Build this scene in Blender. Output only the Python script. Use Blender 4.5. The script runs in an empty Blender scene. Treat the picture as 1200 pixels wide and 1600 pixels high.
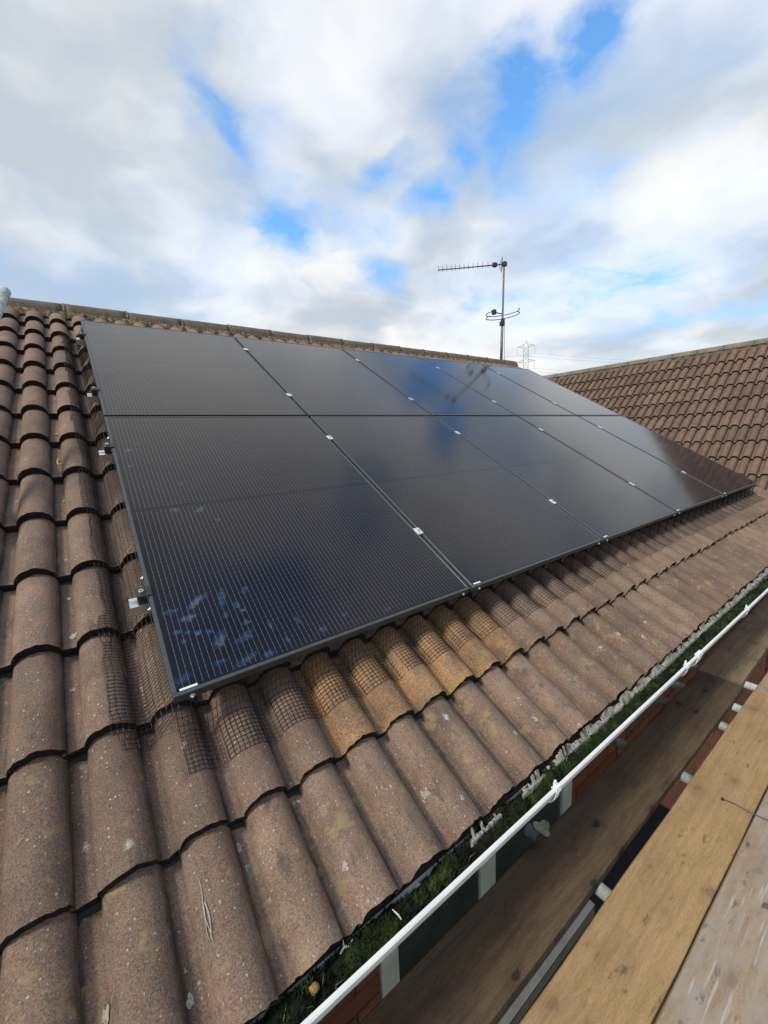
import bpy, bmesh, math, random
from mathutils import Vector, Matrix, noise as mnoise
R = math.radians
rnd = random.Random(7)
scene = bpy.context.scene
COL = scene.collection

# ------------------------------------------------------------------ camera
CAM = Vector((-0.0856, -1.0950, 0.6298))
C_RIGHT = Vector((0.805642, -0.590542, -0.046922))
C_DOWN = Vector((-0.140192, -0.113100, -0.983644))
C_FWD = Vector((0.575576, 0.799043, -0.173907))
cd = bpy.data.cameras.new('camera')
cam = bpy.data.objects.new('camera', cd)
COL.objects.link(cam)
cd.sensor_fit = 'VERTICAL'
cd.sensor_height = 36.0
cd.sensor_width = 27.0
cd.lens = 36.0 * 620.776 / 1600.0
cd.clip_start = 0.02
cd.clip_end = 6000
mw = Matrix((( C_RIGHT.x, -C_DOWN.x, -C_FWD.x, CAM.x),
             ( C_RIGHT.y, -C_DOWN.y, -C_FWD.y, CAM.y),
             ( C_RIGHT.z, -C_DOWN.z, -C_FWD.z, CAM.z),
             (0, 0, 0, 1)))
cam.matrix_world = mw
scene.camera = cam

# ------------------------------------------------------------------ sun, sky, exposure
SUN_EL, SUN_AZ = 43.0, -97.0            # azimuth measured from +Y towards +X
sl = bpy.data.lights.new('sun', 'SUN')
sun = bpy.data.objects.new('sun', sl)
COL.objects.link(sun)
sl.energy = 3.3
sl.angle = R(8)
sl.color = (1.0, 0.93, 0.82)
sdir = Vector((math.sin(R(SUN_AZ)) * math.cos(R(SUN_EL)), math.cos(R(SUN_AZ)) * math.cos(R(SUN_EL)), math.sin(R(SUN_EL))))
sun.rotation_euler = sdir.to_track_quat('Z', 'Y').to_euler()
sun.location = sdir * 60
vs = scene.view_settings
vs.view_transform = 'Standard'
vs.look = 'None'
vs.exposure = 0.10
vs.gamma = 1.0
vs.use_curve_mapping = False
scene.cycles.max_bounces = 6
scene.cycles.use_denoising = True


class NT:
    """small helper around a node tree"""
    def __init__(s, tree):
        s.t = tree

    def n(s, typ, **kw):
        nd = s.t.nodes.new(typ)
        for k, v in kw.items():
            setattr(nd, k, v)
        return nd

    def put(s, sock, v):
        if isinstance(v, bpy.types.NodeSocket):
            s.t.links.new(v, sock)
        elif v is not None:
            if isinstance(v, (int, float)) and sock.type in ('RGBA', 'VECTOR'):
                v = (v,) * (4 if sock.type == 'RGBA' else 3)
            if sock.type == 'RGBA' and len(v) == 3:
                v = (*v, 1)
            sock.default_value = v

    def noise(s, vec, scale, detail=3, rough=0.5, dist=0.0, out=0):
        nd = s.n('ShaderNodeTexNoise')
        s.put(nd.inputs['Vector'], vec)
        nd.inputs['Scale'].default_value = scale
        nd.inputs['Detail'].default_value = detail
        nd.inputs['Roughness'].default_value = rough
        nd.inputs['Distortion'].default_value = dist
        return nd.outputs[out]

    def vor(s, vec, scale, out='Distance', feature='F1', rnd_=1.0):
        nd = s.n('ShaderNodeTexVoronoi', feature=feature)
        s.put(nd.inputs['Vector'], vec)
        nd.inputs['Scale'].default_value = scale
        nd.inputs['Randomness'].default_value = rnd_
        return nd.outputs[out]

    def m(s, op, a, b=None, c=None, clamp=False):
        nd = s.n('ShaderNodeMath', operation=op, use_clamp=clamp)
        s.put(nd.inputs[0], a)
        if b is not None:
            s.put(nd.inputs[1], b)
        if c is not None:
            s.put(nd.inputs[2], c)
        return nd.outputs[0]

    def v(s, op, a, b=None, scale=None, out=0):
        nd = s.n('ShaderNodeVectorMath', operation=op)
        s.put(nd.inputs[0], a)
        if b is not None:
            s.put(nd.inputs[1], b)
        if scale is not None:
            s.put(nd.inputs['Scale'], scale)
        return nd.outputs[out]

    def rng(s, x, a, b, c=0.0, d=1.0, smooth=False):
        nd = s.n('ShaderNodeMapRange', interpolation_type='SMOOTHSTEP' if smooth else 'LINEAR')
        nd.clamp = True
        for i, q in enumerate((x, a, b, c, d)):
            s.put(nd.inputs[i], q)
        return nd.outputs[0]

    def mix(s, f, a, b, blend='MIX'):
        nd = s.n('ShaderNodeMix', data_type='RGBA', blend_type=blend)
        s.put(nd.inputs[0], f)
        s.put(nd.inputs[6], a)
        s.put(nd.inputs[7], b)
        return nd.outputs[2]

    def sep(s, vec):
        nd = s.n('ShaderNodeSeparateXYZ')
        s.put(nd.inputs[0], vec)
        return nd.outputs

    def comb(s, x=0.0, y=0.0, z=0.0):
        nd = s.n('ShaderNodeCombineXYZ')
        for i, q in enumerate((x, y, z)):
            s.put(nd.inputs[i], q)
        return nd.outputs[0]

    def scale(s, vec, xyz):
        return s.v('MULTIPLY', vec, xyz)

    def bump(s, h, strength=0.5, dist=0.01, normal=None):
        nd = s.n('ShaderNodeBump')
        nd.inputs['Strength'].default_value = strength
        nd.inputs['Distance'].default_value = dist
        s.put(nd.inputs['Height'], h)
        if normal is not None:
            s.put(nd.inputs['Normal'], normal)
        return nd.outputs[0]


# ---- world: clear sky behind broken cloud, laid out on a flat cloud deck
world = bpy.data.worlds.new('World')
scene.world = world
world.use_nodes = True
w = NT(world.node_tree)
world.node_tree.nodes.clear()
sky = w.n('ShaderNodeTexSky', sky_type='NISHITA')
sky.sun_disc = False
sky.sun_elevation = R(SUN_EL)
sky.sun_rotation = R(SUN_AZ)
sky.altitude = 100
sky.air_density = 1.0
sky.dust_density = 0.2
sky.ozone_density = 1.4
tc = w.n('ShaderNodeTexCoord')
D = tc.outputs['Generated']
dx, dy, dz = w.sep(D)[0:3]
zz = w.m('ADD', w.m('MAXIMUM', dz, 0.0), 0.25)
q = w.comb(w.m('DIVIDE', dx, zz), w.m('DIVIDE', dy, zz), 0.0)
warp = w.v('SUBTRACT', w.noise(q, 2.3, 3, 0.5, out=1), (0.5, 0.5, 0.5))
qw = w.v('ADD', q, w.v('SCALE', warp, scale=0.34))
warp2 = w.v('SUBTRACT', w.noise(q, 8.0, 4, 0.55, out=1), (0.5, 0.5, 0.5))
qw = w.v('ADD', qw, w.v('SCALE', warp2, scale=0.075))
# breaks in the cloud deck: (centre x, y, half length, half width, direction deg, depth)
BREAKS = [(0.290, 0.955, 0.15, 0.048, 38, 0.98), (0.59, 1.262, 0.15, 0.070, 33, 1.1),
          (0.70, 0.922, 0.085, 0.050, -78, 1.0), (0.885, 0.64, 0.16, 0.080, 40, 1.15),
          (0.832, 0.468, 0.13, 0.056, 50, 1.05), (1.13, 0.515, 0.10, 0.055, -60, 0.72),
          (0.95, 1.225, 0.12, 0.06, 15, 0.8), (0.865, 0.92, 0.10, 0.055, -40, 0.8),
          (0.88, 0.77, 0.13, 0.06, -72, 0.85), (0.21, 0.85, 0.12, 0.06, -15, 0.6),
          (0.86, 0.74, 0.22, 0.15, 20, 0.62), (0.72, 1.20, 0.32, 0.14, 20, 0.55), (0.33, 1.0, 0.26, 0.14, 38, 0.55),
          (0.50, 0.24, 0.12, 0.070, 20, 0.72), (0.14, 0.06, 0.21, 0.12, 35, 1.2), (-0.85, 0.80, 0.25, 0.10, 40, 0.9),
          (1.62, 0.83, 0.42, 0.16, -55, 0.70), (2.15, 0.48, 0.26, 0.13, -70, 0.85), (0.40, -0.35, 0.30, 0.10, 20, 1.0),
          (-0.7, -0.3, 0.30, 0.12, 75, 1.0), (-0.5, 1.5, 0.3, 0.10, 20, 0.8), (1.2, -0.5, 0.3, 0.12, -30, 0.9), (-1.5, 0.6, 0.35, 0.13, 50, 0.9)]
gap = None
for (cx, cy, hl, hw, deg, dep) in BREAKS:
    mp = w.n('ShaderNodeMapping', vector_type='TEXTURE')
    w.put(mp.inputs['Vector'], qw)
    mp.inputs['Location'].default_value = (cx, cy, 0)
    mp.inputs['Rotation'].default_value = (0, 0, R(deg))
    mp.inputs['Scale'].default_value = (hl, hw, 1)
    ln = w.v('LENGTH', mp.outputs[0], out='Value')
    g = w.rng(ln, 0.2, 2.3, dep, 0.0)
    gap = g if gap is None else w.m('MAXIMUM', gap, g)
puff = w.noise(qw, 4.2, 7, 0.57)
veil = w.rng(w.noise(w.v('ADD', qw, (1.3, 5.2, 0)), 1.25, 4, 0.5), 0.42, 0.70, 0.0, 0.42)
gap = w.m('ADD', gap, w.m('MULTIPLY', w.m('SUBTRACT', puff, 0.5), 1.75))
gap = w.m('ADD', w.rng(gap, 0.30, 1.25, smooth=True), veil, clamp=True)
cover = w.m('SUBTRACT', 1.0, gap, clamp=True)
thick = w.noise(w.v('ADD', qw, (3.1, 1.7, 0)), 1.15, 4, 0.45)
thick2 = w.noise(w.v('ADD', qw, (7.1, 4.7, 0)), 3.2, 5, 0.52)
shade = w.m('ADD', w.m('MULTIPLY', thick, 0.66), w.m('MULTIPLY', thick2, 0.34))
ccol = w.mix(w.rng(shade, 0.38, 0.60, smooth=True), (1.0, 0.995, 0.975), (0.53, 0.60, 0.66))
lowhaze = w.rng(dz, 0.0, 0.22, 0.75, 0.0, smooth=True)
ccol = w.mix(lowhaze, ccol, (0.68, 0.745, 0.785))
cover = w.m('MAXIMUM', cover, w.m('MULTIPLY', lowhaze, 0.62))
for (cx, cy, hl, hw, deg, k_) in ((1.42, 0.44, 0.42, 0.22, -35, 0.75), (0.47, 0.80, 0.20, 0.14, 40, 0.6), (0.50, 1.05, 0.14, 0.09, 40, 0.55), (0.80, 1.10, 0.12, 0.08, 0, 0.5), (-0.9, 0.2, 0.5, 0.3, 20, 0.6), (0.4, -0.9, 0.5, 0.3, 10, 0.6)):
    mp = w.n('ShaderNodeMapping', vector_type='TEXTURE')
    w.put(mp.inputs['Vector'], qw)
    mp.inputs['Location'].default_value = (cx, cy, 0)
    mp.inputs['Rotation'].default_value = (0, 0, R(deg))
    mp.inputs['Scale'].default_value = (hl, hw, 1)
    bank = w.rng(w.m('ADD', w.v('LENGTH', mp.outputs[0], out='Value'), w.m('MULTIPLY', w.m('SUBTRACT', puff, 0.5), -1.6)), 0.35, 1.35, k_, 0.0, smooth=True)
    ccol = w.mix(bank, ccol, (1.03, 1.025, 1.01))
    cover = w.m('MAXIMUM', cover, bank)
bg1 = w.n('ShaderNodeBackground')
w.put(bg1.inputs[0], w.v('MULTIPLY', sky.outputs[0], w.mix(w.rng(dz, 0.12, 0.42), (0.74, 0.80, 0.98), (1.10, 1.70, 2.0))))
bg1.inputs[1].default_value = 0.15
bg2 = w.n('ShaderNodeBackground')
w.put(bg2.inputs[0], ccol)
bg2.inputs[1].default_value = 0.98
ms = w.n('ShaderNodeMixShader')
w.put(ms.inputs[0], cover)
world.node_tree.links.new(bg1.outputs[0], ms.inputs[1])
world.node_tree.links.new(bg2.outputs[0], ms.inputs[2])
wo = w.n('ShaderNodeOutputWorld')
world.node_tree.links.new(ms.outputs[0], wo.inputs[0])

# ------------------------------------------------------------------ geometry helpers
TH = R(30)
SLOPE = Matrix(((1, 0, 0, 0), (0, math.cos(TH), -math.sin(TH), 0), (0, math.sin(TH), math.cos(TH), 0), (0, 0, 0, 1)))


def PW(a, b, n):
    """roof coordinates (along eave, up slope, off the panel plane) -> world"""
    return SLOPE @ Vector((a, b, n))


WM = {}


def tag(o, label=None, cat=None, group=None, kind=None):
    if label: o['label'] = label
    if cat: o['category'] = cat
    if group: o['group'] = group
    if kind: o['kind'] = kind
    return o


def put(o, parent=None, mat=None, local=False):
    """link an object; mat is its world matrix (or matrix in the parent's space when local)"""
    COL.objects.link(o)
    if mat is not None:
        o.matrix_basis = mat
    if parent is not None:
        o.parent = parent
        if local:
            WM[o.name] = WM[parent.name] @ o.matrix_basis
            return o
        o.matrix_parent_inverse = WM[parent.name].inverted()
    WM[o.name] = o.matrix_basis.copy()
    return o


def empty(name, mat, parent=None):
    o = bpy.data.objects.new(name, None)
    o.empty_display_size = 0.1
    return put(o, parent, mat)


def mesh_from(name, verts, faces, mats, midx=None, smooth=False, edges_sharp=None):
    me = bpy.data.meshes.new(name)
    me.from_pydata([tuple(v) for v in verts], [], faces)
    for mm in (mats if isinstance(mats, (list, tuple)) else [mats]):
        me.materials.append(mm)
    if midx:
        me.polygons.foreach_set('material_index', midx)
    if smooth:
        me.polygons.foreach_set('use_smooth', [True] * len(me.polygons))
    me.update()
    return me


class MB:
    """collects simple shapes into one mesh"""
    def __init__(s):
        s.v, s.f, s.mi = [], [], []

    def add(s, vs, fs, mi=0):
        o = len(s.v)
        s.v += [Vector(x) for x in vs]
        s.f += [tuple(i + o for i in f) for f in fs]
        s.mi += [mi] * len(fs)

    def box(s, lo, hi, mi=0, mat=None):
        x0, y0, z0 = lo
        x1, y1, z1 = hi
        vs = [Vector(p) for p in ((x0, y0, z0), (x1, y0, z0), (x1, y1, z0), (x0, y1, z0), (x0, y0, z1), (x1, y0, z1), (x1, y1, z1), (x0, y1, z1))]
        if mat:
            vs = [mat @ p for p in vs]
        s.add(vs, [(0, 3, 2, 1), (4, 5, 6, 7), (0, 1, 5, 4), (1, 2, 6, 5), (2, 3, 7, 6), (3, 0, 4, 7)], mi)

    def tube(s, pts, r, seg=8, mi=0, cap=True, closed=False):
        pts = [Vector(p) for p in pts]
        n = len(pts)
        rs = r if isinstance(r, (list, tuple)) else [r] * n
        vs, fs = [], []
        up = None
        for i, p in enumerate(pts):
            t = (pts[(i + 1) % n] - pts[i - 1]) if (closed or 0 < i < n - 1) else (pts[min(i + 1, n - 1)] - pts[max(i - 1, 0)])
            t.normalize()
            if up is None:
                up = t.orthogonal().normalized()
            up = (up - t * up.dot(t)).normalized()
            sd = t.cross(up)
            for k in range(seg):
                an = 2 * math.pi * k / seg
                vs.append(p + (up * math.cos(an) + sd * math.sin(an)) * rs[i])
        for i in range(n if closed else n - 1):
            j = (i + 1) % n
            for k in range(seg):
                k2 = (k + 1) % seg
                fs.append((i * seg + k, i * seg + k2, j * seg + k2, j * seg + k))
        if cap and not closed:
            fs.append(tuple(range(seg))[::-1])
            fs.append(tuple((n - 1) * seg + k for k in range(seg)))
        s.add(vs, fs, mi)

    def prism(s, prof, x0, x1, mi=0, mat=None):
        """profile [(y,z)] swept along x"""
        n = len(prof)
        vs = [Vector((x0, y, z)) for y, z in prof] + [Vector((x1, y, z)) for y, z in prof]
        if mat:
            vs = [mat @ p for p in vs]
        s.add(vs, [(i, (i + 1) % n, n + (i + 1) % n, n + i) for i in range(n)] + [tuple(range(n))[::-1], tuple(range(n, 2 * n))], mi)

    def mesh(s, name, mats, smooth=False):
        return mesh_from(name, s.v, s.f, mats, s.mi, smooth)

    def obj(s, name, mats, parent=None, mat=None, smooth=False, local=False, bevel=0):
        me = s.mesh(name, mats, smooth)
        if bevel:
            bevel_mesh(me, bevel)
        return put(bpy.data.objects.new(name, me), parent, mat, local)


def bevel_mesh(me, w_, seg=2):
    bm = bmesh.new()
    bm.from_mesh(me)
    bmesh.ops.bevel(bm, geom=bm.edges[:], offset=w_, segments=seg, affect='EDGES', profile=0.6)
    bm.normal_update()
    bm.to_mesh(me)
    bm.free()


def T(x, y, z): return Matrix.Translation((x, y, z))
def fb(x, y, z=0.0, oct_=3): return mnoise.fractal(Vector((x, y, z)), 1.0, 2.0, oct_)


# ------------------------------------------------------------------ materials
def new_mat(name):
    m = bpy.data.materials.new(name)
    m.use_nodes = True
    nt = NT(m.node_tree)
    return m, nt, m.node_tree.nodes['Principled BSDF']


def plain(name, col, rough=0.5, metal=0.0, var=0.15, scale=30, bump=0.0, spec=0.5):
    m, t, b = new_mat(name)
    o = t.n('ShaderNodeTexCoord').outputs['Object']
    nz = t.noise(o, scale, 4, 0.6)
    k = t.rng(nz, 0.3, 0.7, 1 - var, 1 + var)
    t.put(b.inputs['Base Color'], t.v('SCALE', (*col,), scale=k))
    t.put(b.inputs['Roughness'], t.rng(nz, 0.3, 0.7, rough * 0.85, min(1, rough * 1.15)))
    b.inputs['Metallic'].default_value = metal
    b.inputs['Specular IOR Level'].default_value = spec
    if bump:
        t.put(b.inputs['Normal'], t.bump(t.noise(o, scale * 6, 4), bump, 0.004))
    return m


def tile_mat(name, c1, c2, grain=1.0, lichen=0.0, olive=(0.215, 0.160, 0.080), pitch=0.151):
    m, t, b = new_mat(name)
    o = t.n('ShaderNodeTexCoord').outputs['Object']
    oi = t.n('ShaderNodeObjectInfo').outputs['Random']
    at = t.n('ShaderNodeAttribute', attribute_type='OBJECT', attribute_name='lichen').outputs['Fac']
    vec = t.v('ADD', o, t.comb(t.m('MULTIPLY', oi, 31.0), t.m('MULTIPLY', oi, 17.0), t.m('MULTIPLY', oi, 5.0)))
    big = t.noise(vec, 8, 4, 0.6)
    col = t.mix(t.rng(big, 0.32, 0.68), c1, c2)
    pink = t.noise(vec, 21, 3)
    col = t.mix(t.rng(pink, 0.45, 0.75, 0, 0.45), col, (c2[0] * 1.12, c2[1] * 0.86, c2[2] * 0.82))
    col = t.v('SCALE', col, scale=t.rng(oi, 0, 1, 0.76, 1.18))
    # weathered darker film in broad drifting patches
    film = t.noise(t.scale(vec, (1, 0.45, 1)), 13, 6, 0.62)
    col = t.mix(t.rng(film, 0.50, 0.74, 0, 0.5), col, (0.080, 0.064, 0.054))
    stk = t.noise(t.scale(vec, (1, 0.12, 1)), 42, 4, 0.6)
    col = t.mix(t.rng(stk, 0.54, 0.74, 0, 0.5), col, (0.070, 0.058, 0.050))
    # sand grains
    gr = t.noise(vec, 270, 3, 0.78)
    gr2 = t.vor(vec, 260)
    col = t.v('SCALE', col, scale=t.rng(gr, 0.30, 0.72, 1 - 0.60 * grain, 1 + 0.72 * grain))
    col = t.mix(t.rng(gr2, 0.20, 0.10, 0, 0.6), col, (0.42, 0.335, 0.27))
    pv = t.n('ShaderNodeTexVoronoi')
    t.put(pv.inputs['Vector'], vec)
    pv.inputs['Scale'].default_value = 105
    pick = t.rng(t.sep(pv.outputs['Color'])[0], 0.70, 0.76)
    spk = t.m('MULTIPLY', t.rng(t.m('SUBTRACT', pv.outputs['Distance'], t.m('MULTIPLY', t.sep(pv.outputs['Color'])[1], 0.13)), 0.15, 0.09), pick)
    col = t.mix(t.m('MULTIPLY', spk, 0.75), col, (0.42, 0.36, 0.31))
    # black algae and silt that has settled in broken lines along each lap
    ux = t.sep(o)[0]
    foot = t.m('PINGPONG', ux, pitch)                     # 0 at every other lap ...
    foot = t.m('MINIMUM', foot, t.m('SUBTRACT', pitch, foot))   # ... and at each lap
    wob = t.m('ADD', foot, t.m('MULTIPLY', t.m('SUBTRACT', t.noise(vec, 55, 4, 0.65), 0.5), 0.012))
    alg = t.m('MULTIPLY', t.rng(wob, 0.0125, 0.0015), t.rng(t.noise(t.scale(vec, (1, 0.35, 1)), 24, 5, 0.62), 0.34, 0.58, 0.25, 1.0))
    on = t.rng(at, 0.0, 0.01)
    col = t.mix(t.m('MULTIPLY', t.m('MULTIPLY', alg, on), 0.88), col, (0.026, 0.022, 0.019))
    # lichen: olive crusts, grey rosettes, pale droppings
    la = t.m('ADD', at, lichen)
    ln = t.noise(vec, 17, 7, 0.66, 0.3)
    lm = t.m('MULTIPLY', t.rng(t.m('ADD', ln, t.m('MULTIPLY', la, 0.050)), 0.625, 0.70), t.rng(la, 0.02, 0.6, 0, 0.78))
    col = t.mix(lm, col, t.mix(t.noise(vec, 90, 3), olive, (0.27, 0.19, 0.10)))
    dn = t.noise(t.v('ADD', t.scale(vec, (1, 0.6, 1)), (9, 4, 2)), 15, 7, 0.68, 0.3)
    dm = t.m('MULTIPLY', t.rng(t.m('ADD', dn, t.m('MULTIPLY', la, 0.030)), 0.615, 0.72), 0.62)
    col = t.mix(dm, col, (0.045, 0.038, 0.036))
    v2 = t.n('ShaderNodeTexVoronoi')
    t.put(v2.inputs['Vector'], t.v('ADD', t.scale(vec, (1, 0.8, 1)), t.v('SCALE', t.noise(vec, 70, 3, out=1), scale=0.02)))
    v2.inputs['Scale'].default_value = 13
    pk = t.sep(v2.outputs['Color'])
    wm = t.m('MULTIPLY', t.rng(v2.outputs['Distance'], t.m('ADD', 0.06, t.m('MULTIPLY', pk[1], 0.10)), 0.035), t.rng(t.m('ADD', pk[0], t.m('MULTIPLY', la, 0.16)), 0.92, 0.95))
    wm = t.m('MULTIPLY', wm, t.rng(t.noise(vec, 140, 3), 0.36, 0.56))
    col = t.mix(t.m('MULTIPLY', wm, 0.85), col, (0.50, 0.485, 0.43))
    t.put(b.inputs['Base Color'], col)
    b.inputs['Roughness'].default_value = 0.88
    b.inputs['Specular IOR Level'].default_value = 0.35
    h = t.m('ADD', t.m('MULTIPLY', gr, 0.6), t.m('MULTIPLY', t.noise(vec, 900, 2), 0.25))
    h = t.m('ADD', h, t.m('MULTIPLY', t.noise(vec, 60, 4), 0.9))
    t.put(b.inputs['Normal'], t.bump(h, 0.75, 0.0032))
    return m


M = {}
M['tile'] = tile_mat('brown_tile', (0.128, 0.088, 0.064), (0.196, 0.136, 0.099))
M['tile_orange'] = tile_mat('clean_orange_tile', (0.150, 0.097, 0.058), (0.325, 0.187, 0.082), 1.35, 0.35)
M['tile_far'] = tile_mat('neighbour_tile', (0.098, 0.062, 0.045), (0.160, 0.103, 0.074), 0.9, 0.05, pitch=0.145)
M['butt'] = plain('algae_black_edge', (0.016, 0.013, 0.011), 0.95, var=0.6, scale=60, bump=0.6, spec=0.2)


def mossy_mat(name, c1, c2, c3, sc=14):
    m, t, b = new_mat(name)
    o = t.n('ShaderNodeTexCoord').outputs['Object']
    oi = t.n('ShaderNodeObjectInfo').outputs['Random']
    vec = t.v('ADD', o, t.comb(t.m('MULTIPLY', oi, 31.0), t.m('MULTIPLY', oi, 17.0), oi))
    col = t.mix(t.rng(t.noise(vec, sc, 5, 0.65), 0.38, 0.62), c1, c2)
    col = t.mix(t.rng(t.noise(t.v('ADD', vec, (4, 2, 8)), sc * 1.7, 6, 0.7), 0.50, 0.62), col, c3)
    col = t.v('SCALE', col, scale=t.rng(t.noise(vec, 260, 3, 0.7), 0.3, 0.7, 0.6, 1.45))
    t.put(b.inputs['Base Color'], col)
    b.inputs['Roughness'].default_value = 0.92
    t.put(b.inputs['Normal'], t.bump(t.noise(vec, 120, 5, 0.7), 0.8, 0.006))
    return m


M['ridge'] = mossy_mat('weathered_ridge', (0.125, 0.096, 0.076), (0.082, 0.066, 0.055), (0.070, 0.060, 0.030))
M['mortar'] = mossy_mat('mossy_mortar', (0.24, 0.185, 0.105), (0.12, 0.095, 0.055), (0.036, 0.036, 0.018), 22)
M['ridge_far'] = mossy_mat('neighbour_ridge', (0.21, 0.175, 0.135), (0.15, 0.125, 0.095), (0.12, 0.10, 0.07))
M['felt'] = plain('roof_underlay', (0.02, 0.018, 0.017), 0.9)
M['black_metal'] = plain('black_anodised_frame', (0.018, 0.019, 0.021), 0.42, 0.0, 0.15, 40)
M['frame_edge'] = plain('frame_lip', (0.062, 0.068, 0.072), 0.40, 0.3, 0.15, 40)
M['alu'] = plain('aluminium', (0.78, 0.79, 0.80), 0.30, 0.9, 0.06, 60)
M['steel'] = plain('bolt_steel', (0.62, 0.62, 0.62), 0.34, 0.85, 0.1, 90)
M['wire'] = plain('black_wire', (0.012, 0.011, 0.010), 0.6, 0.0, 0.3, 50)
M['upvc'] = plain('white_plastic', (0.74, 0.75, 0.76), 0.34, 0.0, 0.05, 9)
M['upvc_gut'] = plain('gutter_plastic', (0.66, 0.67, 0.68), 0.38, 0.0, 0.10, 6)
M['upvc_dirty'] = mossy_mat('grubby_white_plastic', (0.62, 0.63, 0.63), (0.52, 0.53, 0.52), (0.42, 0.42, 0.38), 5)
M['pane'] = plain('dark_window_pane', (0.060, 0.060, 0.060), 0.12, 0.0, 0.3, 4)
M['fascia'] = plain('old_dark_fascia', (0.030, 0.026, 0.022), 0.8, 0, 0.3, 12)
M['soffit'] = plain('white_soffit', (0.60, 0.60, 0.58), 0.6)
M['comb'] = mossy_mat('weathered_comb', (0.36, 0.35, 0.31), (0.24, 0.23, 0.20), (0.08, 0.075, 0.055), 20)
M['galv'] = mossy_mat('galvanised_tube', (0.30, 0.32, 0.31), (0.22, 0.24, 0.235), (0.14, 0.155, 0.14), 9)
M['galv_green'] = mossy_mat('verdigris_tube', (0.36, 0.43, 0.415), (0.44, 0.48, 0.47), (0.22, 0.29, 0.275), 16)
M['mast'] = mossy_mat('weathered_mast', (0.19, 0.18, 0.16), (0.13, 0.115, 0.10), (0.08, 0.065, 0.05), 12)
M['dark_plastic'] = plain('black_plastic', (0.02, 0.02, 0.022), 0.5)
M['pylon'] = plain('pylon_steel', (0.20, 0.225, 0.235), 0.6, 0.0, 0.1, 0.2)
M['moss'] = None


def moss_mat():
    m, t, b = new_mat('dark_moss')
    o = t.n('ShaderNodeTexCoord').outputs['Object']
    c = t.mix(t.rng(t.noise(o, 7, 4, 0.6), 0.40, 0.66), (0.014, 0.018, 0.008), (0.033, 0.054, 0.015))
    c = t.mix(t.rng(t.noise(o, 24, 4, 0.6), 0.52, 0.72), c, (0.075, 0.105, 0.028))
    c = t.mix(t.rng(t.noise(t.v('ADD', o, (5, 5, 5)), 11, 4), 0.52, 0.66), c, (0.012, 0.010, 0.007))
    t.put(b.inputs['Base Color'], c)
    b.inputs['Roughness'].default_value = 0.95
    b.inputs['Specular IOR Level'].default_value = 0.15
    t.put(b.inputs['Normal'], t.bump(t.noise(o, 190, 4, 0.7), 1.0, 0.01))
    return m


M['moss'] = moss_mat()
M['grass'] = plain('young_grass', (0.055, 0.100, 0.022), 0.7, 0, 0.3, 40)


def brick_mat():
    m, t, b = new_mat('red_brick')
    o = t.n('ShaderNodeTexCoord').outputs['Object']
    oi = t.n('ShaderNodeObjectInfo').outputs['Random']
    vec = t.v('ADD', o, t.comb(t.m('MULTIPLY', oi, 9.0), oi, oi))
    col = t.mix(t.noise(vec, 14, 4, 0.6), (0.235, 0.070, 0.040), (0.30, 0.105, 0.062))
    col = t.v('SCALE', col, scale=t.rng(oi, 0, 1, 0.7, 1.15))
    col = t.mix(t.rng(t.noise(vec, 45, 4), 0.56, 0.7, 0, 0.6), col, (0.10, 0.045, 0.035))
    t.put(b.inputs['Base Color'], col)
    b.inputs['Roughness'].default_value = 0.9
    t.put(b.inputs['Normal'], t.bump(t.noise(vec, 160, 4), 0.5, 0.004))
    return m


M['brick'] = brick_mat()
M['joint'] = plain('sand_mortar', (0.30, 0.26, 0.20), 0.95, 0, 0.2, 50, 0.4)


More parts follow.
